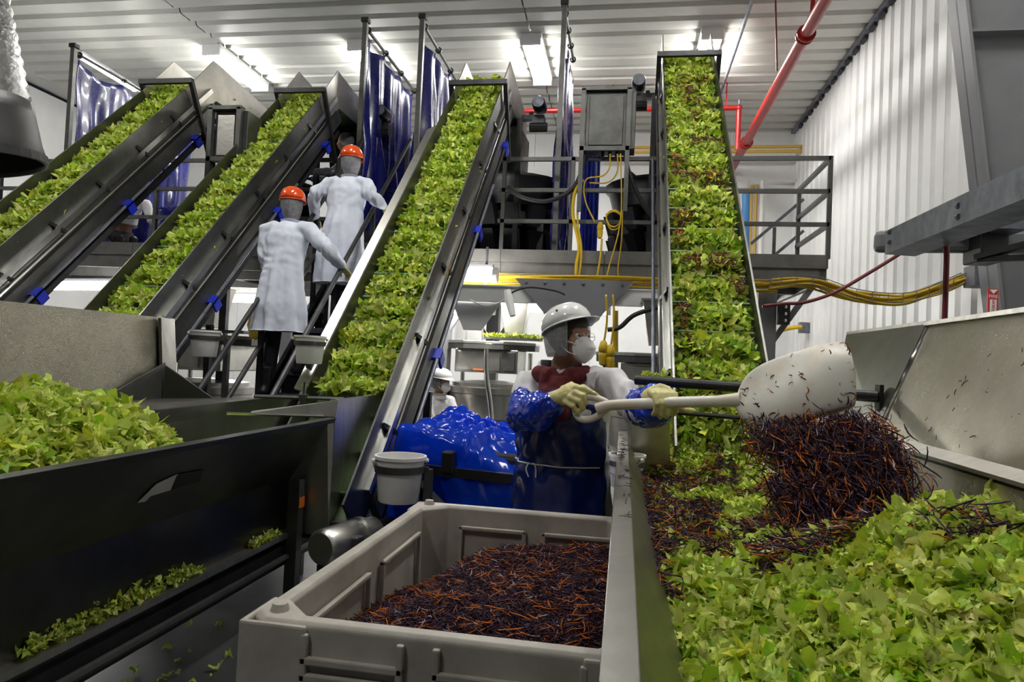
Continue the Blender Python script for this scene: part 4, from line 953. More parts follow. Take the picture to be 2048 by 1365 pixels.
def heap(name, label, cat, fn, x0, x1, y0, y1, N, smin, smax, bank, green, org, nlead=0, lead_box=None, clip=None, corecol='core', group=None, cx1=None):
    t = thing(name, label, cat, org, group)
    nx, ny = 40, 60; gx, gy = np.meshgrid(np.linspace(x0, cx1 or x1, nx), np.linspace(y0, y1, ny)); gz = fn(gx, gy) - .04
    m = MB(); m.open = True; m.v = [tuple(p) for p in np.stack([gx, gy, gz], -1).reshape(-1, 3)]
    m.f = [(j * nx + i, j * nx + i + 1, (j + 1) * nx + i + 1, (j + 1) * nx + i) for j in range(ny - 1) for i in range(nx - 1)]
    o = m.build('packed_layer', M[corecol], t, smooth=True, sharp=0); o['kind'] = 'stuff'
    x = rng.uniform(x0, x1, N); y = rng.uniform(y0, y1, N)
    if clip is not None: k = clip(x, y); x, y = x[k], y[k]
    e = .01; z = fn(x, y); nr = np.stack([-(fn(x + e, y) - z) / e * .6, -(fn(x, y + e) - z) / e * .6, np.ones_like(z)], 1); nr /= np.linalg.norm(nr, axis=1)[:, None]
    n = len(x); pos = np.stack([x, y, z + rng.uniform(-.03, .02, n)], 1)
    o = link_mesh('chopped_lettuce', scatter_mesh('chopped_lettuce', pos, nr, rng.uniform(smin, smax, n), lettuce_colors(n, green), bank, M['lettuce'], .8, org=org), t); o['kind'] = 'stuff'
    if nlead:
        ms = []
        for k, (bp, bf) in enumerate(LEAF_BIG * 2):
            C = np.repeat(lettuce_colors(1, green), len(bp), 0); ms.append(mesh_np('lettuce_leaf', bp, bf, C, M['lettuce']))
        lx = rng.uniform(lead_box[0], lead_box[1], nlead); ly = rng.uniform(lead_box[2], lead_box[3], nlead); lz = fn(lx, ly) + .018
        z1 = lz; nr = np.stack([-(fn(lx + e, ly) - fn(lx, ly)) / e * .6, -(fn(lx, ly + e) - fn(lx, ly)) / e * .6, np.ones_like(lz)], 1)
        nr /= np.linalg.norm(nr, axis=1)[:, None]; R = rotations(nr, .65); S = rng.uniform(smin * 1.05, smax * 1.15, nlead)
        for i in range(nlead):
            q = bpy.data.objects.new('lettuce_leaf', ms[i % len(ms)]); COL.objects.link(q); q.parent = t
            q.matrix_local = Matrix.Translation(V((lx[i], ly[i], lz[i])) - V(org)) @ Matrix(R[i].tolist()).to_4x4() @ Matrix.Scale(S[i], 4)
    return t
xr_lo = lambda y: .06
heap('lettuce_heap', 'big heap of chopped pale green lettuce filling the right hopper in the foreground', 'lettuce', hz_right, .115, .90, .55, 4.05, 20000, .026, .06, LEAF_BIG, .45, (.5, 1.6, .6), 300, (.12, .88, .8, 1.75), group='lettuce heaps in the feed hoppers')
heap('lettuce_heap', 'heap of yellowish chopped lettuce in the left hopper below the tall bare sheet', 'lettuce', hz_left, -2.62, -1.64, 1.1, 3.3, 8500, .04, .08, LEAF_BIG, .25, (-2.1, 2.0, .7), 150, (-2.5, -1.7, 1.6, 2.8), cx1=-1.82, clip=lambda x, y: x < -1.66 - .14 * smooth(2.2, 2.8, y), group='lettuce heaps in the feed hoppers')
# crushed lettuce along the bottom flange of the left hopper
n = 900; y = rng.uniform(.9, 3.3, n); pos = np.stack([rng.uniform(-1.735, -1.70, n), y, .462 + np.abs(rng.normal(0, .012, n)) * (1 + (y < 2.6))], 1)
k = snoise(pos[:, 1], pos[:, 1] * 0, 1.6, 9) > -.15; pos = pos[k]
tag(link_mesh('lettuce_scraps', scatter_mesh('lettuce_scraps', pos, np.tile([[.3, 0, 1.]], (len(pos), 1)), rng.uniform(.012, .035, len(pos)), lettuce_colors(len(pos), .2) * .8, LEAF, M['lettuce'], .6)), 'line of crushed lettuce scraps along the lower flange of the left hopper', 'lettuce scraps', None, 'stuff')
n = 130; pos = np.stack([rng.uniform(-2.1, -.7, n), rng.uniform(1.6, 3.3, n), np.full(n, .012)], 1)
tag(link_mesh('lettuce_scraps', scatter_mesh('lettuce_scraps', pos, np.tile([[0, 0, 1.]], (n, 1)), rng.uniform(.01, .05, n), lettuce_colors(n, .1), LEAF, M['lettuce'], .15)), 'bits of trodden lettuce on the wet floor between left hopper and white crate', 'lettuce scraps', None, 'stuff')
# cabbage and carrot lying in the right hopper
n = 16000; x = rng.uniform(.1, .86, n); y = rng.uniform(1.35, 3.9, n)
d = snoise(x, y, 5, 8.8); lim = .22 - .30 * smooth(1.75, 2.1, y) + .16 * smooth(2.6, 3.2, y) - .25 * np.exp(-((x - .5) / .16) ** 2 - ((y - 1.95) / .25) ** 2) - .22 * np.exp(-((x - .16) / .07) ** 2) * (y > 1.9) + .35 * (y < 1.6)
k = d > lim + rng.normal(0, .05, n); x, y = x[k], y[k]; n = len(x)
pos = np.stack([x, y, hz_right(x, y) + rng.uniform(.012, .05, n)], 1)
tag(link_mesh('shredded_cabbage_and_carrot', scatter_mesh('shredded_cabbage_and_carrot', pos, np.tile([[0, -.2, 1.]], (n, 1)), rng.uniform(.035, .075, n), shred_colors(n, .2), SHRED, M['shred'], .35)), 'purple cabbage and carrot shreds scattered on the lettuce in the right hopper', 'shredded vegetables', None, 'stuff')

# ------------------------------------------------------------------ white crate of shredded cabbage and carrot
CX0, CX1, CY0, CY1, CZ = -.775, .085, 1.37, 2.64, .83
cr = thing('bulk_crate', 'large dirty white plastic bulk crate of purple shreds in the foreground', 'crate', ((CX0 + CX1) / 2, (CY0 + CY1) / 2, 0))
def octo(x0, x1, y0, y1, c, z): return [(x0 + c, y0, z), (x1 - c, y0, z), (x1, y0 + c, z), (x1, y1 - c, z), (x1 - c, y1, z), (x0 + c, y1, z), (x0, y1 - c, z), (x0, y0 + c, z)]
def ring(mb, loops):
    n = len(loops[0]); vs = [p for l in loops for p in l]
    fs = [(i * n + k, i * n + (k + 1) % n, (i + 1) * n + (k + 1) % n, (i + 1) * n + k) for i in range(len(loops) - 1) for k in range(n)]
    return mb.add(vs, fs)
w = .045
loops = [octo(CX0, CX1, CY0, CY1, .035, .10), octo(CX0, CX1, CY0, CY1, .035, CZ - .01), octo(CX0 + .008, CX1 - .008, CY0 + .008, CY1 - .008, .035, CZ),
         octo(CX0 + w - .008, CX1 - w + .008, CY0 + w - .008, CY1 - w + .008, .075, CZ), octo(CX0 + w, CX1 - w, CY0 + w, CY1 - w, .08, CZ - .01), octo(CX0 + w + .01, CX1 - w - .01, CY0 + w + .01, CY1 - w - .01, .085, .16)]
m = ring(MB(), loops); n = len(m.v); m.f.append(tuple(range(n - 8, n))); m.f.append(tuple(range(7, -1, -1)))
m.build('crate_shell', M['crate'], cr, bevel=.004)
for x, y, sx, sy in ((CX0, CY0, 1, 1), (CX1, CY0, -1, 1), (CX0, CY1, 1, -1), (CX1, CY1, -1, -1)):   # corner posts with stacking ears
    MB().prism([(x - sx * .012, y - sy * .012, .10), (x + sx * .14, y - sy * .012, .10), (x + sx * .14, y + sy * .002, .10), (x + sx * .002, y + sy * .002, .10), (x + sx * .002, y + sy * .14, .10), (x - sx * .012, y + sy * .14, .10)], (0, 0, CZ - .105)).build('corner_post', M['crate'], cr, bevel=.006)
    MB().lathe([(.022, 0), (.016, .018), (0, .02)], (x + sx * .05, y + sy * .05, CZ - .002), 10).build('stacking_ear', M['crate'], cr)
    MB().bb((x + (0 if sx > 0 else -.14), y + (0 if sy > 0 else -.14), 0), (x + (.14 if sx > 0 else 0), y + (.14 if sy > 0 else 0), .11)).build('foot', M['crate'], cr, bevel=.008)
def rib_y(y, s, x0, x1, z0, z1, nm='outer_rib'): MB().bb((x0, y - .014 if s < 0 else y, z0), (x1, y if s < 0 else y + .014, z1)).build(nm, M['crate'], cr, bevel=.004)
for x0, x1 in ((CX0 + .13, -.42), (-.36, CX1 - .13)):
    for z in (.755, .72, .60, .44, .28): rib_y(CY0, -1, x0, x1, z - .009, z + .009)
    for xx in (x0, x1 - .016): rib_y(CY0, -1, xx, xx + .016, .12, .81, 'upright_rib')
for z in (.755, .60, .44, .28): MB().bb((CX0 - .014, CY0 + .13, z - .009), (CX0, CY1 - .13, z + .009)).build('outer_rib', M['crate'], cr, bevel=.004)
for y in (1.65, 2.0, 2.35): MB().bb((CX0 - .014, y - .01, .12), (CX0, y + .01, .81)).build('upright_rib', M['crate'], cr, bevel=.004)
# recessed panels of the inner far wall and left wall (raised frames round them)
yy = CY1 - w - .01
for x0, x1 in ((-.60, -.34), (-.28, .0)):
    MB().bb((x0, yy - .012, .745), (x1, yy + .004, .76)).bb((x0, yy - .012, .45), (x0 + .015, yy + .004, .76)).bb((x1 - .015, yy - .012, .45), (x1, yy + .004, .76)).build('inner_frame', M['crate'], cr, bevel=.004)
xx = CX0 + w + .01
for y0, y1 in ((1.55, 1.95), (2.05, 2.45)):
    MB().bb((xx - .004, y0, .745), (xx + .012, y1, .76)).bb((xx - .004, y0, .45), (xx + .012, y0 + .015, .76)).bb((xx - .004, y1 - .015, .45), (xx + .012, y1, .76)).build('inner_frame', M['crate'], cr, bevel=.004)
def hz_crate(x, y):
    dx, dy = x - (CX0 + .06), (CY1 - .06) - y
    z = .755 - .20 * np.exp(-np.hypot(dx / .22, dy / .5) * 1.1) - .06 * smooth(.25, 0, dx) - .06 * smooth(.12, 0, dy) - .05 * smooth(1.75, 1.45, y)
    return z + .012 * snoise(x, y, 7, 3) + .006 * snoise(x, y, 20, 4)
sh = thing('shred_heap', 'heap of shredded purple cabbage and orange carrot in the white crate', 'shredded vegetables', (-.35, 2.0, .5))
x0, x1, y0, y1 = CX0 + w + .015, CX1 - w - .015, CY0 + w + .015, CY1 - w - .015
nx, ny = 40, 60; gx, gy = np.meshgrid(np.linspace(x0, x1, nx), np.linspace(y0, y1, ny)); gz = hz_crate(gx, gy) - .012
m = MB(); m.open = True; m.v = [tuple(p) for p in np.stack([gx, gy, gz], -1).reshape(-1, 3)]
m.f = [(j * nx + i, j * nx + i + 1, (j + 1) * nx + i + 1, (j + 1) * nx + i) for j in range(ny - 1) for i in range(nx - 1)]
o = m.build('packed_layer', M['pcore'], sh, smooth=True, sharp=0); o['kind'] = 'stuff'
n = 27000; x = rng.uniform(x0, x1, n); y = rng.uniform(y0, y1, n); pos = np.stack([x, y, hz_crate(x, y) + rng.uniform(-.012, .010, n)], 1)
o = link_mesh('shreds', scatter_mesh('shreds', pos, np.tile([[0, 0, 1.]], (n, 1)), rng.uniform(.022, .05, n), shred_colors(n, .085, .035), SHRED, M['shred'], .3, org=(-.35, 2.0, .5)), sh); o['kind'] = 'stuff'
cms = [mesh_np('carrot_shred', bp, bf, np.repeat(np.array([[.66, .17, .015]]) * rng.uniform(.75, 1.1), len(bp), 0), M['shred']) for bp, bf in SHRED]
lx = rng.uniform(x0, x1, 300); ly = rng.uniform(y0, y1, 300); lz = hz_crate(lx, ly) + .012; R = rotations(np.tile([[0, 0, 1.]], (300, 1)), .25)
for i in range(300):
    q = bpy.data.objects.new('carrot_shred', cms[i % 10]); COL.objects.link(q); q.parent = sh
    q.matrix_local = Matrix.Translation(V((lx[i], ly[i], lz[i])) - V((-.35, 2.0, .5))) @ Matrix(R[i].tolist()).to_4x4() @ Matrix.Scale(rng.uniform(.04, .068), 4)

# ------------------------------------------------------------------ buckets in ring holders
def bucket(label, c, s=1.0, post=None, ang=.6, full=True):
    c = V(c); t = thing('white_bucket', label, 'bucket', c, 'white buckets in ring holders')
    pr = [(0, .006), (.098, .0), (.103, .006), (.122, .215), (.132, .216), (.132, .232), (.121, .232), (.10, .012), (0, .012)]
    MB().lathe([(r * s, z * s) for r, z in pr], c, 28).build('pail', M['wplastic'], t, smooth=True)
    MB().lathe([(.117 * s, .15 * s), (.128 * s, .15 * s), (.129 * s, .185 * s), (.118 * s, .185 * s)], c, 28, None, True).build('holder_ring', M['railing'], t)
    h = []
    for i in range(15):
        a = math.pi * i / 14; h.append(c + Matrix.Rotation(ang, 3, 'Z') @ V((.134 * s * math.cos(a), .134 * s * math.sin(a) * .92, .205 * s - .11 * s * math.sin(a))))
    MB().tube(h, .003, 6).build('wire_handle', M['chrome'], t)
    for q in (h[0], h[-1]): MB().ball(q, .014 * s, 8, 6).build('handle_ear', M['wplastic'], t)
    if post:
        p = V(post); MB().bb((p.x - .02, p.y - .02, 0), (p.x + .02, p.y + .02, c.z + .17 * s)).build('holder_post', M['railing'], t)
        MB().beam((p.x, p.y, c.z + .165 * s), (c.x + (p.x - c.x) * .5, c.y + (p.y - c.y) * .5, c.z + .165 * s), .03, .03).build('holder_arm', M['railing'], t)
    return t
b1 = at(797, 1003, 3.45); bucket('white bucket in a grey ring holder behind the far left corner of the crate', b1, 1.03, (b1.x + .15, b1.y + .02, 0), .5)
b2 = at(618, 728, 3.95); bt2 = bucket('white bucket hung by the lower end of the right stair handrail', b2, .745, (b2.x - .05, b2.y + .12, 0), .4)
MB().box(b2 + V((-.072, -.072, .155)), (.018, .004, .018), Matrix.Rotation(math.radians(-45), 3, 'Z')).build('yellow_label', M['yellow'], bt2)
b3 = at(408, 714, 5.1); bucket('white bucket beside the left stair handrail in front of the conveyor legs', b3, .93, (b3.x + .17, b3.y + .05, 0), .8)
b4 = at(1252, 975, 3.42); bucket('white bucket half hidden behind the rim of the right hopper', b4, .7, (b4.x - .02, b4.y + .14, 0), 2.4)
MB().tube([b4 + V((-.10, -.03, .0)), b4 + V((-.02, -.02, .06))], .004, 6)

# ------------------------------------------------------------------ tote under blue film
tb = thing('wheeled_tote', 'dark wheeled tote covered by crumpled blue plastic film left of the worker', 'tote', (-.85, 4.1, 0))
MB().bb((-1.2, 3.75, .22), (-.46, 4.55, .88)).build('tote_body', M['cloth_dark'], tb, bevel=.03)
for x in (-1.22, -.44):
    for y in (3.72, 4.58): MB().bb((x - .025, y - .025, .1), (x + .025, y + .025, .98)).build('corner_post', M['dark'], tb)
MB().beam((-1.25, 3.62, .80), (-.45, 3.62, .77), .05, .05).build('frame_rail', M['dark'], tb)
MB().beam((-1.2, 3.62, .80), (-.9, 3.45, .62), .05, .05).build('frame_rail', M['dark'], tb)
MB().bb((-.95, 3.58, .78), (-.88, 3.66, .90)).build('rail_block', M['black'], tb, bevel=.01)
for x in (-1.16, -.5):
    for y in (3.8, 4.5): MB().lathe([(.0, -.02), (.07, -.02), (.075, 0), (.07, .02), (0, .02)], (x, y, .075), 14, Matrix.Rotation(math.pi / 2, 3, 'Y')).build('caster_wheel', M['black'], tb)
def film(u, v):
    a = 2 * math.pi * u; ca, sa_ = math.cos(a), math.sin(a); q = max(abs(ca), abs(sa_)) ** .75
    rx, ry = .43 / q, .47 / q
    n3 = abs(noise.noise(V((ca * 4.5 + 9, sa_ * 4.5, v * 9)))) + .5 * abs(noise.noise(V((ca * 10, sa_ * 10 + 3, v * 19))))
    nz = noise.noise(V((ca * 2.5, sa_ * 2.5, v * 5))); n2 = noise.noise(V((ca * 7, sa_ * 7, v * 11 + 4)))
    if v < .45:
        r = v / .45; z = .99 - .10 * r * r + .05 * nz + .02 * n2 + .05 * n3 + .05 * math.sin(a * 3 + 1) * r - .10 * (ca * r)
        r2 = r
    else:
        f = (v - .45) / .55; r2 = 1 + f * .16 + .06 * n3 + .30 * f * max(0, ca - .3 * sa_) + .05 * math.sin(a * 11 + 3 * nz) * f + .03 * n2; z = .99 - .10 + .03 * n3 * (1 - f) - .10 * ca + .05 * math.sin(a * 3 + 1) - f * .72 + .04 * nz * (1 - f)
    return (-.83 + rx * r2 * ca + .03 * n2, 4.12 + ry * r2 * sa_, z)
m = MB().grid(film, 110, 54); m.open = True
o = m.build('blue_film_cover', M['film'], None, smooth=True, sharp=0); tag(o, 'crumpled glossy blue plastic film draped over the wheeled tote', 'plastic film')

# ------------------------------------------------------------------ packing machines under the deck
def bagger(label, x, y, s=1.0, tray=True, co=0, dz=0):
    t = thing('packing_machine', label, 'packing machine', (x, y, 0), 'packing machines under the deck')
    Q = lambda *p: (x + p[0] * s, y + p[1] * s, p[2] + (dz if p[2] > .5 else 0))
    oc = [Q(.72 * math.cos(math.pi / 8 + k * math.pi / 4), .6 * math.sin(math.pi / 8 + k * math.pi / 4), 1.50) for k in range(8)]
    MB().prism(oc, (0, 0, .035)).build('octagonal_table', M['brushed'], t, bevel=.006)
    MB().prism([(p[0] * .985 + x * .015, p[1] * .985 + y * .015, 1.44 + dz) for p in oc], (0, 0, .06)).build('table_skirt', M['railing'], t)
    MB().bb(Q(-.40, -.46, 1.16), Q(.46, .3, 1.44)).build('cabinet_body', M['steel'], t, bevel=.01)
    MB().bb(Q(-.36, -.475, 1.19), Q(.22, -.46, 1.41)).build('cabinet_door', M['brushed'], t, bevel=.004)
    MB().bb(Q(.27, -.475, 1.19), Q(.42, -.46, 1.41)).build('cabinet_door', M['railing'], t, bevel=.004)
    MB().bb(Q(-.14, -.485, 1.185), Q(.0, -.475, 1.205)).build('orange_label', M['orange'], t)
    MB().lathe([(.0, .55), (.42, .55), (.50, .62), (.50, .90), (.52, .91), (.52, .98), (.46, .99), (.46, 1.03), (.2, 1.06), (0, 1.06)], (x, y, dz), 32).build('drum', M['steel'], t, smooth=True)
    MB().tube(spline([Q(.06, -.62, 1.44), Q(.09, -.66, 1.1), Q(.17, -.7, .75), Q(.27, -.72, .1), Q(.27, -.72, 0)], 5), .035 * s, 10).build('leg', M['chrome'], t, smooth=True)
    for a, b in ((-.55, -.35), (-.5, .45), (.5, .45)): MB().tube([Q(a, b, 0), Q(a, b, 1.42)], .03, 8).build('leg', M['chrome'], t)
    c = MB(); c.prism([Q(-.22 + co, -.2, 2.06), Q(.22 + co, -.2, 2.06), Q(.22 + co, .2, 2.06), Q(-.22 + co, .2, 2.06)], (0, 0, .02)).build('hopper_rim', M['brushed'], t)
    h = MB(); h.hexa([V(Q(*p)) for p in ((-.12 + co, -.1, 1.62), (.12 + co, -.1, 1.62), (.12 + co, .1, 1.62), (-.12 + co, .1, 1.62), (-.20 + co, -.18, 2.06), (.20 + co, -.18, 2.06), (.20 + co, .18, 2.06), (-.20 + co, .18, 2.06))]); h.build('filling_cone', M['brushed'], t, bevel=.004)
    if tray:
        MB().bb(Q(.0, -.55, 1.56), Q(.75, -.2, 1.585)).build('product_tray', M['railing'], t)
    return t
bagger('steel packing machine with an octagonal table just behind the worker with the shovel', at(982, 700, 8.3).x, 8.3, .88, True, .33, .09)
bagger('steel packing machine seen between the worker and the rightmost conveyor', .35, 7.0, .95)
bagger('steel packing machine low between the two left conveyors and the stairs', -4.55, 6.9)
for x, y, nm in ((at(982, 700, 8.3).x + .32, 7.97, 'behind the worker'), (.7, 6.64, 'left of the rightmost conveyor')):
    n = 220; pos = np.stack([x + rng.uniform(-.35, .35, n), y + rng.uniform(-.15, .15, n), (1.68 if y > 7 else 1.59) + rng.uniform(0, .025, n)], 1)
    tag(link_mesh('lettuce_on_tray', scatter_mesh('lettuce_on_tray', pos, np.tile([[0, 0, 1.]], (n, 1)), rng.uniform(.03, .06, n), lettuce_colors(n, .6), LEAF, M['lettuce'], .5)), 'thin layer of lettuce on the packing machine tray %s' % nm, 'lettuce', None, 'stuff')
xb = thing('support_frame', 'grey steel beam with triangular gusset plates below the deck', 'beam', (-.6, 7.2, 1.9))
MB().bb((-2.3, 7.15, 2.03), (.5, 7.27, 2.20)).build('cross_beam', M['lamp_body'], xb)
MB().bb((-2.3, 7.13, 2.19), (.5, 7.29, 2.205)).build('beam_flange', M['lamp_body'], xb)
for x in (-.55,): MB().prism([(x - .62, 7.1, 2.28), (x + .62, 7.1, 2.28), (x + .2, 7.1, 1.80), (x - .2, 7.1, 1.80)], (0, .03, 0)).build('gusset_plate', M['grey'], xb)
for i in range(6): MB().lathe([(0, 0), (.018, 0), (.014, .012), (0, .014)], (-1.05 + i * .2, 7.1, 2.24), 8, Matrix.Rotation(math.pi / 2, 3, 'X')).build('bolt_head', M['galv'], xb)
MB().bb((-.63, 7.13, 0), (-.47, 7.27, 1.82)).build('column', M['grey'], xb)
for x in (-2.17, -1.95): MB().bb((x - .07, 8.86, 1.64), (x + .07, 8.98, 2.36)).build('column', M['lamp_body'], xb)
MB().prism([(-1.9, 7.28, 2.03), (-1.35, 7.28, 2.03), (-1.55, 7.28, 1.72), (-1.75, 7.28, 1.72)], (0, .02, 0)).build('gusset_plate', M['lamp_body'], xb)
u = at(1018, 600, 6.6); MB().tube([u + V((-.02, 0, .1)), u, u + V((.05, -.03, -.16))], [.03, .045, .03], 10).build('spray_nozzle', M['wplastic'], xb, smooth=True)
cable('white hose draped along the beam below the deck', T([(940, 600), (970, 612), (1000, 605), (1018, 590)], 6.9), .008, 'wplastic', 'hose')
cable('black cord draped along the beam under the deck', T([(1015, 600), (1025, 585), (1060, 575), (1110, 582), (1130, 590)], 6.9), .010, 'rubber', 'hose')
cable('black hose drooping from the rightmost conveyor to the packing machine', T([(1328, 612), (1270, 630), (1240, 655), (1215, 660)], 6.4), .022, 'rubber', 'hose')
for px, lab in ((1206, 'left'), (1220, 'right')):
    plug('%s of two yellow connectors hanging behind the worker helmet' % lab, px, 708 + (8 if px > 1210 else 0), 5.2, .9)
    cable('yellow cord above the %s of the two hanging yellow connectors' % lab, T([(px + 6, 590), (px + 8, 640), (px + 1, 690 if px < 1210 else 698)], 5.2), .008)
    cable('dark cord below the %s of the two hanging yellow connectors' % lab, T([(px, 722), (px + 6, 745), (px + 22, 772)], 5.2), .007, 'rubber', 'cable')
pipe('yellow_upright_pipe', 'yellow upright pipe between the worker and the rightmost conveyor', [at(1231, 622, 7.4), V((at(1238, 760, 7.4).x, 7.4, .3))], .03, 'yellow', seg=8)
bag = at(513, 648, 6.0); m = MB(); m.ell([bag + V((-.02, 0, .16)), bag + V((0, 0, .0)), bag + V((.02, 0, -.12))], [.02, (.10, .06), (.08, .05)], seg=10)
o = fuse(m, .015, 2, lambda p: .012 * noise.noise(p * 18)).build('yellow_bag', M['yellow'], None, smooth=True, sharp=0); tag(o, 'crumpled yellow bag hanging left of the lower worker on the stairs', 'bag')
# ------------------------------------------------------------------ people
def hand_shapes(mb, wrist, d, n, s=1.0, curl=.5, thumb=1, r=1.0):
    """palm, four fingers of different length bent at the knuckles, thumb from the side of the palm. d: pointing, n: palm side"""
    w = V(wrist); d = V(d).normalized(); n = V(n); n = (n - d * n.dot(d)).normalized(); sd = d.cross(n) * thumb
    k = w + d * .09 * s
    mb.ell([w - d * .02 * s, w + d * .03 * s, w + d * .07 * s, k], [(.026 * s * r, .02 * s * r), (.036 * s * r, .018 * s * r), (.041 * s * r, .017 * s * r), (.038 * s * r, .014 * s * r)], side=sd, seg=12)
    for i, L in enumerate((.072, .082, .076, .058)):
        p = k + sd * (.029 - .0195 * i) * s - d * .012 * s; dd = (d + sd * (.10 - .07 * i)).normalized(); P = [p - dd * .01 * s]; a = 0
        for f, ca in ((.42, .6), (.32, 1.0), (.26, .8)):
            P.append(P[-1] + (dd * math.cos(a) + n * math.sin(a)) * L * f * s * 1.12); a += curl * ca
        mb.ell(P, [.0105 * s * r, .0105 * s * r, .0095 * s * r, .008 * s * r], side=sd, seg=8)
    b = w + d * .03 * s + sd * .030 * s; t1_ = (d * .75 + sd * .65 + n * .25).normalized(); t2_ = (d * .9 + sd * .15 + n * (.35 + curl * .5)).normalized()
    mb.ell([b - sd * .01, b + t1_ * .03 * s, b + t1_ * .03 * s + t2_ * .032 * s, b + t1_ * .03 * s + t2_ * .052 * s], [.014 * s * r, .0125 * s * r, .0115 * s * r, .009 * s * r], side=n, seg=8)

def frame(F, pitch=0, roll=0):
    F = V((F[0], F[1], 0)).normalized(); Lf = V((-F.y, F.x, 0))
    M0 = Matrix((F, Lf, V((0, 0, 1)))).transposed()          # columns: forward, left, up
    return M0 @ Matrix.Rotation(-pitch, 3, 'Y') @ Matrix.Rotation(roll, 3, 'X')

def head_shapes(mb, c, R):
    q = lambda x, y, z: V(c) + R @ V((x, y, z))
    mb.ball(q(-.012, 0, .035), (.096, .076, .098), 20, 12, R)
    mb.ell([q(.035, 0, .03), q(.04, 0, -.03), q(.045, 0, -.075), q(.055, 0, -.103)], [(.062, .055), (.058, .052), (.046, .043), (.024, .026)], side=R @ V((0, 1, 0)))
    mb.ell([q(.078, 0, .02), q(.094, 0, -.008), q(.108, 0, -.028), q(.094, 0, -.036)], [.009, .011, .015, .011], side=R @ V((0, 1, 0)), seg=10)
    mb.ell([q(.074, -.045, .032), q(.084, 0, .03), q(.074, .045, .032)], [.010, .011, .010], side=R @ V((0, 0, 1)), seg=8)
    mb.ell([q(.085, -.024, -.062), q(.094, 0, -.060), q(.085, .024, -.062)], [.007, .009, .007], side=R @ V((0, 0, 1)), seg=8)
    mb.ell([q(.084, -.02, -.075), q(.091, 0, -.075), q(.084, .02, -.075)], [.007, .010, .007], side=R @ V((0, 0, 1)), seg=8)
    for s in (-1, 1):
        mb.ball(q(-.002, s * .078, -.005), (.018, .009, .030), 10, 6, R)
        mb.ball(q(.058, s * .042, -.025), (.022, .020, .020), 10, 6, R)
def make_body(J, F, Rh, t, hs=1.0, voxel=.010, hands=True, hd=None):
    m = MB(); up = V((0, 0, 1)); g = lambda k: V(J[k])
    sd = (g('shL') - g('shR')).normalized()
    m.ell([g('pelvis') - up * .06, g('pelvis') + up * .05, g('pelvis').lerp(g('chest'), .5), g('chest'), g('chest').lerp(g('neck'), .55), g('neck') - up * .02], [(.145, .10), (.15, .11), (.135, .10), (.16, .11), (.13, .085), (.06, .055)], side=sd)
    m.ell([g('neck') - up * .05, g('neck') + up * .03, g('head') - up * .06], [(.055, .055), (.05, .052), (.052, .055)], side=sd)
    head_shapes(m, g('head'), Rh)
    for s in 'RL':
        sh, el, ha = g('sh' + s), g('el' + s), g('ha' + s)
        m.ell([g('chest').lerp(sh, .6) + up * .06, sh, sh.lerp(el, .5), el], [.055, .052, .044, .037], seg=12)
        m.ell([el, el.lerp(ha, .35), ha], [.037, .038, .027], seg=12)
        hp, kn, ft = g('pelvis').lerp(g('kn' + s), .12) + sd * (.085 if s == 'L' else -.085), g('kn' + s), g('ft' + s)
        m.ell([hp, hp.lerp(kn, .5), kn], [.085, .072, .055], seg=12)
        m.ell([kn, kn.lerp(ft, .35), ft + up * .08], [.054, .056, .038], seg=12)
        m.ell([ft + up * .05 - V((*F, 0)) * .04, ft + up * .045 + V((*F, 0)) * .06, ft + up * .03 + V((*F, 0)) * .16], [(.038, .04), (.045, .035), (.036, .022)], side=sd, seg=12)
        if hands and hd: hand_shapes(m, ha, hd[s][0], hd[s][1], .96, hd[s][2], hd[s][3], .85)
    return fuse(m, voxel, 3).build('body', M['skin'], t, smooth=True, sharp=0)
def make_coat(J, t, matl, hem, voxel=.012, fat=1.0, cuff=.96, seed=0, flare=.05, arms='RL', sleeve_to=1.0, bulge=0, bellyk=1.0):
    m = MB(); up = V((0, 0, 1)); g = lambda k: V(J[k]); sd = (g('shL') - g('shR')).normalized()
    p, c, n = g('pelvis'), g('chest'), g('neck'); hemp = V((p.x + J.get('hdx', 0), p.y + J.get('hdy', 0), hem))
    m.ell([hemp - up * .12, hemp.lerp(p, .5), p + up * .02, p.lerp(c, .5), c, c.lerp(n, .5), c.lerp(n, .82)],
          [((.185 + flare) * fat, (.14 + flare) * fat), ((.185 + flare * .7) * fat, (.145 + flare * .6) * fat), (.18 * fat, .14 * fat), (.172 * fat, .13 * fat), (.19 * fat, .132 * fat), (.175 * fat, .108 * fat), (.09 * fat, .08 * fat)], side=sd, seg=20)
    for s in arms:
        sh, el, ha = g('sh' + s), g('el' + s), g('ha' + s); e2 = el.lerp(ha, sleeve_to * cuff)
        m.ell([c.lerp(sh, .55) + up * .055, sh + up * .005, sh.lerp(el, .5), el], [.075 * fat, .074 * fat, .066 * fat, .060 * fat], seg=14)
        if sleeve_to > .05: m.ell([el, el.lerp(e2, .5), e2], [.060 * fat, .056 * fat, .044 * fat], seg=14)
    def wr(q):
        a = math.atan2(q.y - p.y, q.x - p.x); k = max(0, min(1, (c.z - .1 - q.z) / .5))
        w = k * .018 * math.sin(a * 8 + 2.5 * noise.noise(V((a, q.z * 1.2, seed))) + seed)
        near = min((q - g('el' + s)).length for s in 'RL')
        w += .010 * math.exp(-(near / .16) ** 2) * math.sin((q - c).length * 95 + 3 * noise.noise(q * 9))
        return w + .010 * noise.noise(q * 7 + V((seed, 0, 0))) + .005 * noise.noise(q * 21)
    o = fuse(m, voxel, 5, wr); o.v = [(a, b, max(c_, hem + .012 * noise.noise(V((a * 6, b * 6, seed))))) for a, b, c_ in o.v]
    return o.build('coat', M[matl], t, smooth=True, sharp=0)
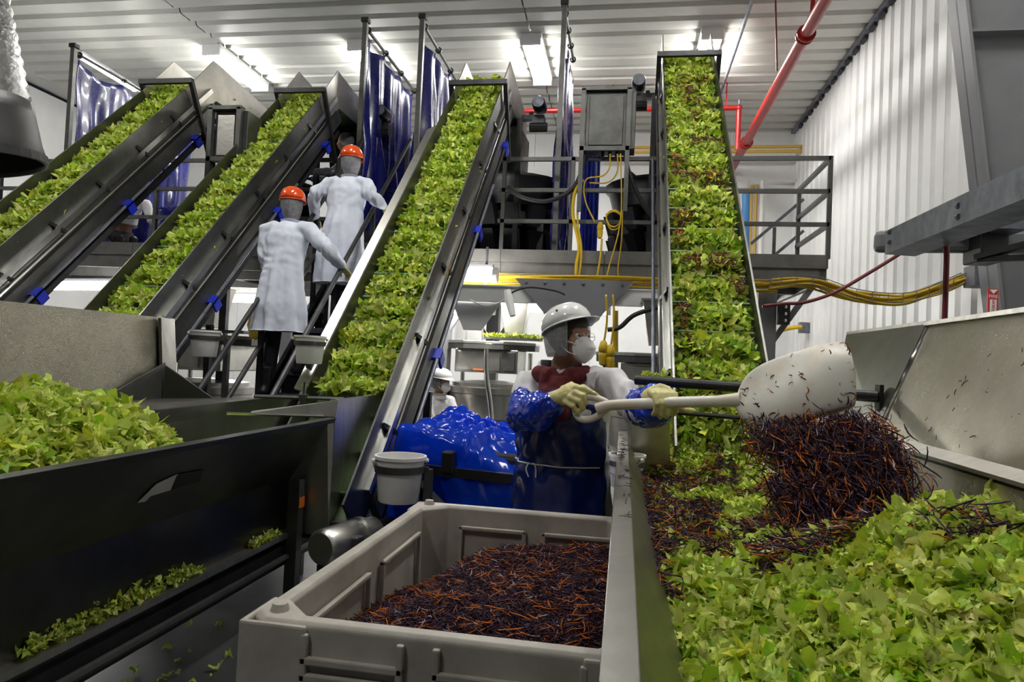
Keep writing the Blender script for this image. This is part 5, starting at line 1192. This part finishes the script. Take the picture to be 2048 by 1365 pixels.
def ring_band(c, axis, r1, r2, h, m, name, t, seg=24, side=None):
    pass
def hard_hat(c, R, t, matl, s=1.0, tilt=.0, visor=.05, tall=1.0):
    Rt = R @ Matrix.Rotation(-tilt, 3, 'Y'); q = lambda x, y, z: V(c) + Rt @ V((x * s, y * s, z * s)); m = MB(); vs = []; seg = 36
    rows = [(0, .118), (.25, .117), (.5, .108), (.72, .09), (.88, .066), (.97, .035)]
    for i, (z, r) in enumerate(rows):
        for k in range(seg):
            a = 2 * math.pi * k / seg; rb = 1 + (.04 * math.exp(-(math.sin(a) / .25) ** 2) if z > .4 else 0) * .5
            vs.append(q(r * 1.14 * math.cos(a), r * math.sin(a), .055 + .115 * z * rb * tall))
    vs.append(q(0, 0, .055 + .118 * tall)); top = len(vs) - 1
    fs = [(i * seg + k, i * seg + (k + 1) % seg, (i + 1) * seg + (k + 1) % seg, (i + 1) * seg + k) for i in range(len(rows) - 1) for k in range(seg)]
    fs += [((len(rows) - 1) * seg + k, (len(rows) - 1) * seg + (k + 1) % seg, top) for k in range(seg)]
    m.open = True; m.add(vs, fs)
    sh_ = m.build('shell', M[matl], t, smooth=True, sharp=.9, solid=.004)
    # brim: narrow all round, longer visor in front
    b = MB(); vs = []
    for k in range(seg):
        a = 2 * math.pi * k / seg; f = max(0, math.cos(a)) ** 3; e = .008 + visor * f
        vs += [q(.118 * 1.14 * math.cos(a), .118 * math.sin(a), .056), q((.118 * 1.14 + e) * math.cos(a), (.118 + e * .7) * math.sin(a), .048 - .012 * f)]
    b.open = True; b.add(vs, [(2 * k, 2 * ((k + 1) % seg), 2 * ((k + 1) % seg) + 1, 2 * k + 1) for k in range(seg)])
    b.build('brim', M[matl], t, smooth=True, sharp=0, solid=.004)
def hair_net(c, R, t, s=1.0, low=-.07):
    q = lambda x, y, z: V(c) + R @ V((x * s, y * s, z * s)); m = MB(); m.open = True; seg, n = 28, 9; vs = []
    for i in range(n + 1):
        z = .115 + (low - .115) * i / n
        rr = math.sqrt(max(.02, 1 - ((z - .025) / .112) ** 2)) if z > .025 else 1 - .16 * ((.025 - z) / .1) ** 2
        for k in range(seg):
            a = .95 + (2 * math.pi - 1.9) * k / (seg - 1)
            pf = 1 + .03 * noise.noise(V((a * 4, z * 40, 1)))
            vs.append(q(-.012 + .112 * rr * pf * math.cos(a), .09 * rr * pf * math.sin(a), z))
    m.add(vs, [(i * seg + k, i * seg + k + 1, (i + 1) * seg + k + 1, (i + 1) * seg + k) for i in range(n) for k in range(seg - 1)])
    m.build('hairnet', M['hairnet'], t, smooth=True, sharp=0, solid=.003)
def hair_cap(c, R, t):
    m = MB(); m.ball(V(c) + R @ V((-.018, 0, .030)), (.100, .081, .102), 18, 12, R); m.ell([V(c) + R @ V((-.06, 0, 0)), V(c) + R @ V((-.055, 0, -.075))], [(.062, .045), (.052, .035)], side=R @ V((0, 1, 0)))
    fuse(m, .008, 2, lambda p: .002 * noise.noise(p * 60)).build('hair', M['hair'], t, smooth=True, sharp=0)
def face_mask(c, R, t):
    q = lambda x, y, z: V(c) + R @ V((x, y, z)); m = MB(); m.open = True; seg, n = 24, 7; vs = [q(.142, 0, -.052)]
    for i in range(1, n + 1):
        f = i / n
        for k in range(seg):
            a = 2 * math.pi * k / seg; y, z = .058 * f * math.sin(a), .062 * f * math.cos(a)
            vs.append(q(.142 - .058 * f ** 2.2 - .018 * abs(math.sin(a)) * f * f + (.003 * math.sin(z * 260)) * (1 - f * .5), y, -.052 + z))
    fs = [(0, 1 + k, 1 + (k + 1) % seg) for k in range(seg)] + [(1 + (i - 1) * seg + k, 1 + i * seg + k, 1 + i * seg + (k + 1) % seg, 1 + (i - 1) * seg + (k + 1) % seg) for i in range(1, n) for k in range(seg)]
    m.add(vs, fs); o = m.build('face_mask', M['mask'], t, smooth=True, sharp=0, solid=.003)
    for s in (-1, 1):
        for z in (-.03, -.075): MB().tube(spline([q(.085, s * .055, z), q(.05, s * .075, z + .015), q(.0, s * .088, .0)], 4), .0018, 5).build('mask_strap', M['mask'], o)
def collar(J, t, matl, r=.085, h=.075):
    n = V(J['neck']); m = MB(); m.open = True; seg = 24; vs = []
    for i in range(4):
        f = i / 3
        for k in range(seg):
            a = 2 * math.pi * k / seg; rr = r * (1.12 - .2 * f + (.12 if i == 3 else 0)); vs.append(n + V((rr * math.cos(a), rr * .92 * math.sin(a), -.05 + h * min(f, .8) * 1.3 - (.015 if i == 3 else 0))))
    m.add(vs, [(i * seg + k, i * seg + (k + 1) % seg, (i + 1) * seg + (k + 1) % seg, (i + 1) * seg + k) for i in range(3) for k in range(seg)])
    m.build('collar', M[matl], t, smooth=True, sharp=0, solid=.005)
def legs_boots(J, F, t, top=None):
    g = lambda k: V(J[k]); up = V((0, 0, 1)); m = MB(); sd = (g('shL') - g('shR')).normalized(); b = MB()
    m.ell([g('pelvis') + up * .05, g('pelvis') - up * .06], [(.155, .12), (.15, .115)], side=sd)
    for s in 'RL':
        hp = g('pelvis').lerp(g('kn' + s), .12) + sd * (.085 if s == 'L' else -.085); kn, ft = g('kn' + s), g('ft' + s)
        m.ell([hp, hp.lerp(kn, .5), kn, kn.lerp(ft, .5), ft + up * .12], [.098, .085, .07, .066, .058], seg=12)
        f3 = V((*F, 0)).normalized(); q = MB()
        q.ell([ft + up * .26, ft + up * .10, ft + up * .06], [.062, .055, .055], seg=12)
        q.ell([ft + up * .045 - f3 * .06, ft + up * .045 + f3 * .06, ft + up * .038 + f3 * .19], [(.045, .045), (.052, .042), (.042, .03)], side=sd, seg=12)
        fuse(q, .012, 2).build('boot', M['black'], t, smooth=True, sharp=0)
    fuse(m, .016, 3).build('trousers', M['cloth_dark'], t, smooth=True, sharp=0)
def glove(name, t, wrist, d, n, s, curl, thumb, matl='glove', voxel=.0045, elbow=None):
    m = MB(); hand_shapes(m, wrist, d, n, s, curl, thumb)
    if elbow is not None:
        w = V(wrist); e = (V(elbow) - w).normalized(); m.ell([w + e * .05, w, w + V(d).normalized() * .02], [(.036, .032), (.030, .025), (.032, .02)], seg=12)
    fuse(m, voxel, 2).build(name, M[matl], t, smooth=True, sharp=0)

def stair_worker(label, head, Ft, foot_z, foot_y, haR, haL, elR, elL, seed, hatc='helmet_o', width=.21, F=(0, 1), hem=None):
    h = V(head); J = {'head': h}
    J['neck'] = h + V((0, -.02, -.155)); J['chest'] = J['neck'] + V((0, -.04, -.17)); J['pelvis'] = J['chest'] + V((0, -.06, -.35))
    J['shR'] = J['neck'] + V((width, -.03, -.085)); J['shL'] = J['neck'] + V((-width, -.03, -.085))
    J['elR'], J['elL'], J['haR'], J['haL'] = map(V, (elR, elL, haR, haL))
    for s, dx, lift in (('R', .1, .2), ('L', -.1, 0)):
        ft = V((h.x + dx, foot_y + lift, foot_z + lift)); J['ft' + s] = ft; J['kn' + s] = V((h.x + dx, (ft.y + J['pelvis'].y) / 2 + .10, (ft.z + J['pelvis'].z) / 2 + .06))
    J['hdx'], J['hdy'] = 0, -.02
    t = thing('person', label, 'person', (h.x, foot_y, foot_z)); Rh = frame(F, pitch=.05)
    hd = {}
    for s in 'RL':
        d = (J['ha' + s] - J['el' + s]).normalized(); hd[s] = (d, V((0, 0, -1)), .7, 1 if s == 'R' else -1)
    make_body(J, F, Rh, t, hd=hd); legs_boots(J, F, t)
    make_coat(J, t, 'coat', hem if hem else foot_z + .50, seed=seed, fat=1.06)
    collar(J, t, 'coat')
    hair_cap(h, Rh, t); hair_net(h, Rh, t, 1.0, -.125); hard_hat(h + V((0, 0, .0)), Rh, t, hatc, .93, -.02, .035, 1.15)
    for s in 'RL': glove('glove', t, J['ha' + s], hd[s][0], hd[s][1], 1.0, .8, hd[s][3], 'glove', .006, J['el' + s])
    return t
w1 = at(585, 412, 5.75)
stair_worker('person in a long white coat and orange helmet, lower of the two climbing the stairs', w1, 0, .99, 5.63,
    at(684, 534, 5.80), at(548, 560, 5.95), at(655, 498, 5.62), at(530, 520, 5.66), 1, hem=at(578, 664, 5.6).z)
w2 = at(703, 326, 6.4)
stair_worker('person in a long white coat and orange helmet, upper of the two on the stairs', w2, 0, 1.65, 6.29,
    at(768, 412, 6.45), at(630, 436, 6.5), at(742, 392, 6.27), at(628, 388, 6.3), 4, width=.2, hem=2.08)

# --- people half hidden on and under the deck
def back_worker(label, head, F, base, seated=False, hat=None, mask=None, coatm='coat2', reach=.35, seed=9, hem=None, lean=.1):
    h = V(head); f = V((F[0], F[1], 0)).normalized(); l = V((-f.y, f.x, 0)); up = V((0, 0, 1)); J = {'head': h}
    J['neck'] = h - f * .03 - up * .15; J['chest'] = J['neck'] - f * lean * .6 - up * .17; J['pelvis'] = J['chest'] - f * lean - up * .34
    J['shR'] = J['neck'] - l * .19 - up * .08; J['shL'] = J['neck'] + l * .19 - up * .08
    for s, k in (('R', -1), ('L', 1)):
        J['el' + s] = J['sh' + s] + f * .12 - up * .25 + l * k * .04; J['ha' + s] = J['el' + s] + f * reach - up * .02 - l * k * .05
        if seated: J['kn' + s] = J['pelvis'] + f * .42 + l * k * .1 - up * .02; J['ft' + s] = V((J['kn' + s].x, J['kn' + s].y, base))
        else: J['ft' + s] = V((J['pelvis'].x, J['pelvis'].y, base)) + l * k * .1 + f * lean; J['kn' + s] = J['pelvis'].lerp(J['ft' + s], .5) + f * .03
    t = thing('person', label, 'person', (J['pelvis'].x, J['pelvis'].y, base)); Rh = frame(F, -.08)
    hd = {s: (J['ha' + s] - J['el' + s], -up, .5, 1 if s == 'R' else -1) for s in 'RL'}
    make_body(J, F, Rh, t, hd=hd, voxel=.011); legs_boots(J, F, t)
    make_coat(J, t, coatm, hem if hem is not None else base + .55, voxel=.014, seed=seed); collar(J, t, coatm)
    hair_cap(h, Rh, t); hair_net(h, Rh, t, 1.04)
    if hat: hard_hat(h, Rh, t, hat, .92, .0, .06)
    if mask: face_mask(h, Rh, t)
    for s in 'RL': glove('glove', t, J['ha' + s], hd[s][0], hd[s][1], 1.0, .5, hd[s][3], 'glove' if hat else 'sleeve', .007, J['el' + s])
    return t, J
t4, J4 = back_worker('person in white cap, white coat and face mask sitting behind the blue film', at(882, 764, 7.5), (.9, -.45), 0, True, 'helmet_w', True, seed=3, hem=.42)
stl = thing('work_stool', 'steel stool under the masked person behind the blue film', 'stool', (J4['pelvis'].x, J4['pelvis'].y, 0))
sz = J4['pelvis'].z - .13; MB().lathe([(0, sz - .04), (.17, sz - .04), (.18, sz - .02), (.17, sz), (0, sz)], (J4['pelvis'].x, J4['pelvis'].y, 0), 20).build('seat', M['black'], stl)
for a in range(4): MB().tube([(J4['pelvis'].x + .12 * math.cos(a * 1.57 + .78), J4['pelvis'].y + .12 * math.sin(a * 1.57 + .78), sz - .03), (J4['pelvis'].x + .2 * math.cos(a * 1.57 + .78), J4['pelvis'].y + .2 * math.sin(a * 1.57 + .78), 0)], .014, 8).build('leg', M['chrome'], stl)
back_worker('person in white with a hairnet bending by the railing between the two left conveyors', at(268, 372, 8.75), (.8, -.5), DZ - .01, mask=None, seed=5, hem=DZ + .45, lean=.25)
back_worker('person in a grey smock and hood on the deck behind the upper stair worker', at(690, 285, 8.7), (-.75, -.3), DZ - .01, mask=None, coatm='galv', seed=6, hem=DZ + .6)

# --- the worker with the shovel
W = thing('person', 'person in white hard hat, mask, yellow gloves and blue apron swinging the shovel', 'person', (-.24, 3.2, 0))
F = (.80, -.60); Rh = frame(F, pitch=.06, roll=.02); h = at(1139, 678, 3.08)
J = {'head': h, 'neck': h + V((-.035, .035, -.15)), 'chest': V((-.245, 3.13, 1.21)), 'pelvis': V((-.25, 3.22, .90)),
     'shR': at(1058, 772, 3.12), 'shL': at(1226, 772, 3.06), 'elR': at(1048, 832, 2.93), 'elL': at(1278, 822, 2.92),
     'haR': at(1112, 797, 2.80), 'haL': at(1306, 796, 2.70), 'knR': V((-.36, 3.10, .50)), 'knL': V((-.13, 3.10, .50)), 'ftR': V((-.38, 3.16, 0)), 'ftL': V((-.12, 3.14, 0)), 'hdx': 0, 'hdy': 0}
make_body(J, (.2, -.98), Rh, W, voxel=.006, hands=False); legs_boots(J, (.2, -.98), W)
make_coat(J, W, 'coat2', .55, voxel=.010, fat=1.08, seed=2, sleeve_to=.45, flare=.03)
q = lambda x, y, z: h + Rh @ V((x, y, z))
# coat collar, hood lining and red scarf
n = J['neck']
m = MB(); m.open = True
def hoodf(u, v):
    a = -.25 + 4.55 * u; rr = .115 - .02 * v + .03 * max(0, math.cos(a - 2.4)) * (1 - v); f = math.cos(a + .6)
    return n + V((rr * math.cos(a) * 1.05, rr * math.sin(a), -.075 + .085 * v + .04 * v * max(0, math.cos(a - 2.4))))
m.grid(hoodf, 30, 5); m.build('hood_collar', M['coat2'], W, smooth=True, sharp=0, solid=.012)
m = MB(); m.open = True; m.grid(lambda u, v: n + V((.09 * math.cos(-.15 + 4.4 * u), .09 * math.sin(-.15 + 4.4 * u), -.06 + .11 * v)), 26, 4); m.build('hood_lining', M['cloth_dark'], W, smooth=True, sharp=0, solid=.008)
sc_ = MB(); a0 = n + V((.02, -.06, -.06))
sc_.ell([n + V((-.10, -.05, -.01)), n + V((-.03, -.135, -.03)), n + V((.05, -.13, -.025)), n + V((.12, -.04, .0))], [.036, .050, .050, .036], seg=12)
sc_.ell([n + V((-.01, -.14, -.04)), n + V((.0, -.195, -.12)), n + V((.0, -.21, -.20))], [(.075, .03), (.078, .026), (.06, .02)], seg=12)
fuse(sc_, .007, 3, lambda p: .006 * noise.noise(p * 30)).build('red_scarf', M['cloth_red'], W, smooth=True, sharp=0)
for s, (p0, p1, p2) in (('l', ((1118, 738), (1108, 742), (1118, 800))), ('r', ((1172, 748), (1194, 742), (1188, 778)))):
    A, B, C_ = at(*p0, 2.985), at(*p1, 2.98), at(*p2, 2.972); MB().prism([A, B, C_, A.lerp(C_, .6) + V((.012 if s == 'l' else -.012, -.004, 0))], (0, .008, 0)).build('lapel', M['coat2'], W, bevel=.003)
# head gear
hm = MB(); hm.ball(q(-.016, 0, .032), (.104, .084, .104), 20, 12, Rh); fuse(hm, .008, 2, lambda p: .002 * noise.noise(p * 60)).build('hair', M['hair'], W, smooth=True, sharp=0)
hair_net(h, Rh, W, 1.06, -.075); hard_hat(h + V((0, 0, .008)), Rh, W, 'helmet_w', .90, .30, .05); face_mask(h, Rh, W)
MB().ball(q(.02, -.105, .12), .006, 8, 6).build('helmet_rivet', M['grey'], W)
gl = None
for s in (-1, 1):
    MB().ball(q(.074, s * .033, .008), .0125, 12, 8).build('eye', M['eye'], W, smooth=True)
    MB().ball(q(.0835, s * .033, .008), .006, 10, 6).build('iris', M['hair'], W, smooth=True)
    c0 = q(.104, s * .034, .002); pts = [c0 + Rh @ V((-.006 * abs(math.cos(a)), .026 * math.cos(a), .017 * math.sin(a))) for a in np.linspace(0, 6.283, 20)]
    e = MB().tube(pts, .0012, 5).build('glasses_rim', M['chrome'], W, smooth=True)
    MB().tube([c0 + Rh @ V((-.006, s * .026, .003)), q(.0, s * .086, .008)], .0012, 5).build('glasses_arm', M['chrome'], W)
MB().tube([q(.106, -.008, .004), q(.109, 0, .007), q(.106, .008, .004)], .0012, 5).build('glasses_bridge', M['chrome'], W)
# blue sleeve covers: puffed plastic from above the elbow to the wrist
def sleeve(nm, pts, rad, seed):
    m = MB(); m.ell(pts, rad, seg=18)
    def wr(p): return .014 * noise.noise(p * 15 + V((seed, 0, 0))) + .010 * abs(noise.noise(p * 34)) + .004 * noise.noise(p * 75)
    fuse(m, .007, 2, wr).build(nm, M['sleeve'], W, smooth=True, sharp=0)
sleeve('sleeve_cover', [at(1047, 800, 2.98), at(1046, 826, 2.93), at(1078, 824, 2.86), at(1110, 806, 2.81)], [.062, .082, .080, .048], 1)
sleeve('sleeve_cover', [at(1272, 800, 2.93), at(1284, 818, 2.90), at(1312, 812, 2.82), at(1318, 806, 2.76)], [.06, .078, .086, .062], 5)
# apron: a stiff glossy sheet wrapped round the front of the body
D0 = math.atan2(-.97, .10)
def apron(u, v):
    a = D0 - 1.9 + 2.75 * u; z = 1.27 - .97 * v; k = smooth(0, .35, v)
    cx, cy = -.262 + .02 * v, 3.17 + .05 * min(1, v * 2)
    wst = 1 - .06 * math.exp(-((v - .33) / .05) ** 2); fl = .05 * max(0, v - .3)
    rx, ry = (.222 + fl) * wst + .01, (.185 + fl) * wst + .012
    w = .010 * math.sin(a * 7 + 3 * noise.noise(V((a * 2, v * 3, 1)))) * (.3 + v) + .010 * noise.noise(V((a * 4, v * 12, 3)))
    return (cx + (rx + w) * math.cos(a), cy + (ry + w) * math.sin(a), z - .06 * (1 - k) * abs(u - .5) * 2)
m = MB(); m.open = True; m.grid(apron, 64, 60); m.build('apron', M['apron'], W, smooth=True, sharp=0, solid=.004)
pts = [V(apron(u, .335)) + V((math.cos(D0 - 1.9 + 2.75 * u), math.sin(D0 - 1.9 + 2.75 * u), 0)) * .006 for u in np.linspace(.05, .95, 26)]
MB().tube(pts, .0035, 6).build('apron_string', M['coat2'], W, smooth=True)
kx = V(apron(.42, .335)) + V((0, -.012, 0))
for s in (-1, 1): MB().tube(spline([kx, kx + V((s * .012, -.010, .004)), kx + V((s * .022, -.012, -.02)), kx + V((s * .016 + .006, -.012, -.055))], 5), .003, 5).build('string_bow', M['coat2'], W)

# gloves: palm, four unequal fingers bent round what they hold, thumb from the side
def chain(m, pts, rad): m.ell([at(*p) for p in pts], rad, seg=9)
m = MB()   # his right hand, on the D grip
m.ell([at(1100, 800, 2.815), at(1118, 796, 2.80), at(1136, 790, 2.785), at(1158, 784, 2.775)], [(.032, .034), (.034, .036), (.045, .030), (.036, .022)], side=(0, .3, 1))
chain(m, [(1150, 776, 2.765), (1172, 779, 2.75), (1190, 790, 2.742), (1204, 800, 2.745)], [.015, .0135, .0125, .010])          # index along the grip
chain(m, [(1148, 786, 2.755), (1168, 793, 2.735), (1172, 806, 2.738), (1160, 814, 2.765)], [.0155, .014, .013, .011])
chain(m, [(1140, 795, 2.755), (1160, 804, 2.73), (1166, 818, 2.737), (1156, 824, 2.765)], [.0155, .014, .013, .011])
chain(m, [(1130, 804, 2.765), (1148, 814, 2.74), (1156, 826, 2.745), (1150, 832, 2.765)], [.0145, .013, .012, .010])
chain(m, [(1126, 780, 2.80), (1144, 770, 2.805), (1166, 775, 2.80), (1180, 785, 2.79)], [.018, .016, .0145, .012])              # thumb over the back
fuse(m, .0042, 2, lambda p: .0015 * noise.noise(p * 70)).build('glove', M['glove'], W, smooth=True, sharp=0)
m = MB()   # his left hand, over the shaft
m.ell([at(1296, 795, 2.735), at(1308, 790, 2.705), at(1322, 787, 2.685), at(1338, 790, 2.675)], [(.032, .034), (.036, .034), (.040, .028), (.034, .022)], side=(0, -.3, 1))
for i, (x, L) in enumerate(((1347, 0), (1334, 4), (1321, 5), (1308, 0))):
    chain(m, [(x - 8, 784, 2.67), (x + 2, 790, 2.625), (x + 6, 808, 2.607), (x + 4, 824 + L, 2.622), (x - 2, 830 + L, 2.645)], [.0155, .0145, .0138, .0125, .010])
chain(m, [(1330, 800, 2.70), (1352, 812, 2.69), (1372, 820, 2.67), (1388, 823, 2.66)], [.017, .0145, .013, .010])
fuse(m, .0042, 2, lambda p: .0015 * noise.noise(p * 70)).build('glove', M['glove'], W, smooth=True, sharp=0)

# ------------------------------------------------------------------ shovel
sv = thing('shovel', 'white plastic shovel with a D grip held by the worker, specked with purple', 'shovel', at(1470, 805, 2.49))
dl = [(1214, 806), (1196, 798), (1172, 794), (1152, 800), (1150, 818), (1158, 836), (1176, 840), (1196, 832), (1216, 816)]
MB().tube(spline([at(x, y, 2.765 - (x - 1150) * .0006) for x, y in dl], 5), [.0145] * 41, 10).build('d_grip', M['shovel'], sv, smooth=True)
sp = spline([at(1196, 818, 2.735), at(1216, 812, 2.72), at(1260, 809, 2.685), at(1330, 806, 2.62), at(1400, 804, 2.555), at(1440, 803, 2.52), at(1482, 800, 2.49)], 5)
MB().tube(sp, [.021 + .006 * max(0, 1 - i / 6) + .006 * max(0, (i - 24) / 6) for i in range(len(sp))], 14).build('shaft', M['shovel'], sv, smooth=True)
sect = [((1472, 812), (1474, 800), (1474, 790), 2.50), ((1480, 828), (1492, 788), (1482, 766), 2.475), ((1500, 850), (1524, 782), (1502, 738), 2.45), ((1535, 861), (1562, 768), (1545, 718), 2.42), ((1590, 850), (1608, 742), (1592, 703), 2.385), ((1650, 834), (1656, 714), (1645, 687), 2.34), ((1690, 823), (1693, 702), (1678, 683), 2.31), ((1711, 817), (1704, 708), (1694, 690), 2.295)]
rows = []
for i, (L, U, T_, Y) in enumerate(sect):
    f = min(1, i / 3); l, u_, t_ = at(*L, Y - .01), at(*U, Y), at(*T_, Y + .06 * f + .012)
    rows.append([l + V((0, .07 * f + .012, -.004)), l + V((0, .03 * f, -.002)), l.lerp(u_, .06) + V((0, -.012 * f, 0)), l.lerp(u_, .3) + V((0, -.022 * f, 0)), l.lerp(u_, .62) + V((0, -.022 * f, 0)), l.lerp(u_, .92) + V((0, -.010 * f, 0)), u_.lerp(t_, .35), u_.lerp(t_, .75), t_])
m = MB(); m.open = True; nc = len(rows[0]); m.add([p for r in rows for p in r], [(i * nc + k, i * nc + k + 1, (i + 1) * nc + k + 1, (i + 1) * nc + k) for i in range(len(rows) - 1) for k in range(nc - 1)])
bl = m.build('blade', M['shovel'], sv, smooth=True, sharp=0, solid=.006, subsurf=2)
# specks stuck on the blade
bpos = []
for i in range(64):
    r = rnd.uniform(.8, 6.9); i0 = int(r); f = r - i0; k = rnd.uniform(2.1, 7.6); k0 = int(k); g = k - k0
    p = rows[i0][k0].lerp(rows[i0][k0 + 1], g).lerp(rows[i0 + 1][k0].lerp(rows[i0 + 1][k0 + 1], g), f); bpos.append(p + V((0, -.006, .001)))
n = len(bpos); tag(link_mesh('stuck_shreds', scatter_mesh('stuck_shreds', np.array(bpos), np.tile([[.1, -1, .2]], (n, 1)), rng.uniform(.008, .03, n), shred_colors(n, .22, .0), FAT, M['shred'], .15)), 'purple and orange bits stuck on the white shovel blade', 'shredded vegetables', None, 'stuff')
# shreds tumbling off the blade
n = 9500; s = rng.random(n); v = rng.random(n) ** .9
top0, top1, bot0, bot1 = [np.array(p) for p in (at(1492, 858, 2.40), at(1745, 835, 2.24), at(1590, 1085, 2.02), at(1870, 1015, 1.86))]
pos = (top0[None] * (1 - s)[:, None] + top1[None] * s[:, None]) * (1 - v)[:, None] + (bot0[None] * (1 - s)[:, None] + bot1[None] * s[:, None]) * v[:, None]
pos += rng.normal(0, 1, (n, 3)) * np.array([.022, .05, .02])
k = (snoise(s * 3, v * 2, 1.7, 7) > -.35 + .5 * np.abs(s - .45) * 1.2 * (.3 + v)) | (rng.random(n) < .12); pos = pos[k]; n = len(pos)
fd = (bot0 + bot1 - top0 - top1); fd = fd / np.linalg.norm(fd)
spn = np.tile(fd[None], (n, 1)) + rng.normal(0, .26, (n, 3)); sz = rng.uniform(.022, .07, n); nv_ = rng.standard_normal((n, 3))
og = tuple(at(1640, 880, 2.2)); fs_ = thing('falling_shreds', 'cloud of purple cabbage and carrot shreds falling from the shovel', 'shredded vegetables', og)
lead = np.zeros(n, bool); lead[rng.choice(n, 280, replace=False)] = True
o = link_mesh('shreds', scatter_mesh('shreds', pos[~lead], nv_[~lead], sz[~lead], shred_colors((~lead).sum(), .18, .03), SHRED, M['shred'], .3, spin=spn[~lead], org=og), fs_); o['kind'] = 'stuff'
pm = [mesh_np('cabbage_shred', bp, bf, np.repeat(np.array([[.032, .009, .026]]) * rng.uniform(.6, 1.6), len(bp), 0), M['shred']) for bp, bf in SHRED]
il = np.nonzero(lead)[0]; h_ = len(il) * 2 // 3; tow = np.array([0, -.03, 0])
leaf_parts(fs_, og, 'cabbage_shred', pm, pos[il[:h_]] + tow, nv_[il[:h_]], sz[il[:h_]] * 1.15, .3, spn[il[:h_]])
leaf_parts(fs_, og, 'carrot_shred', cms, pos[il[h_:]] + tow, nv_[il[h_:]], sz[il[h_:]] * 1.1, .3, spn[il[h_:]])
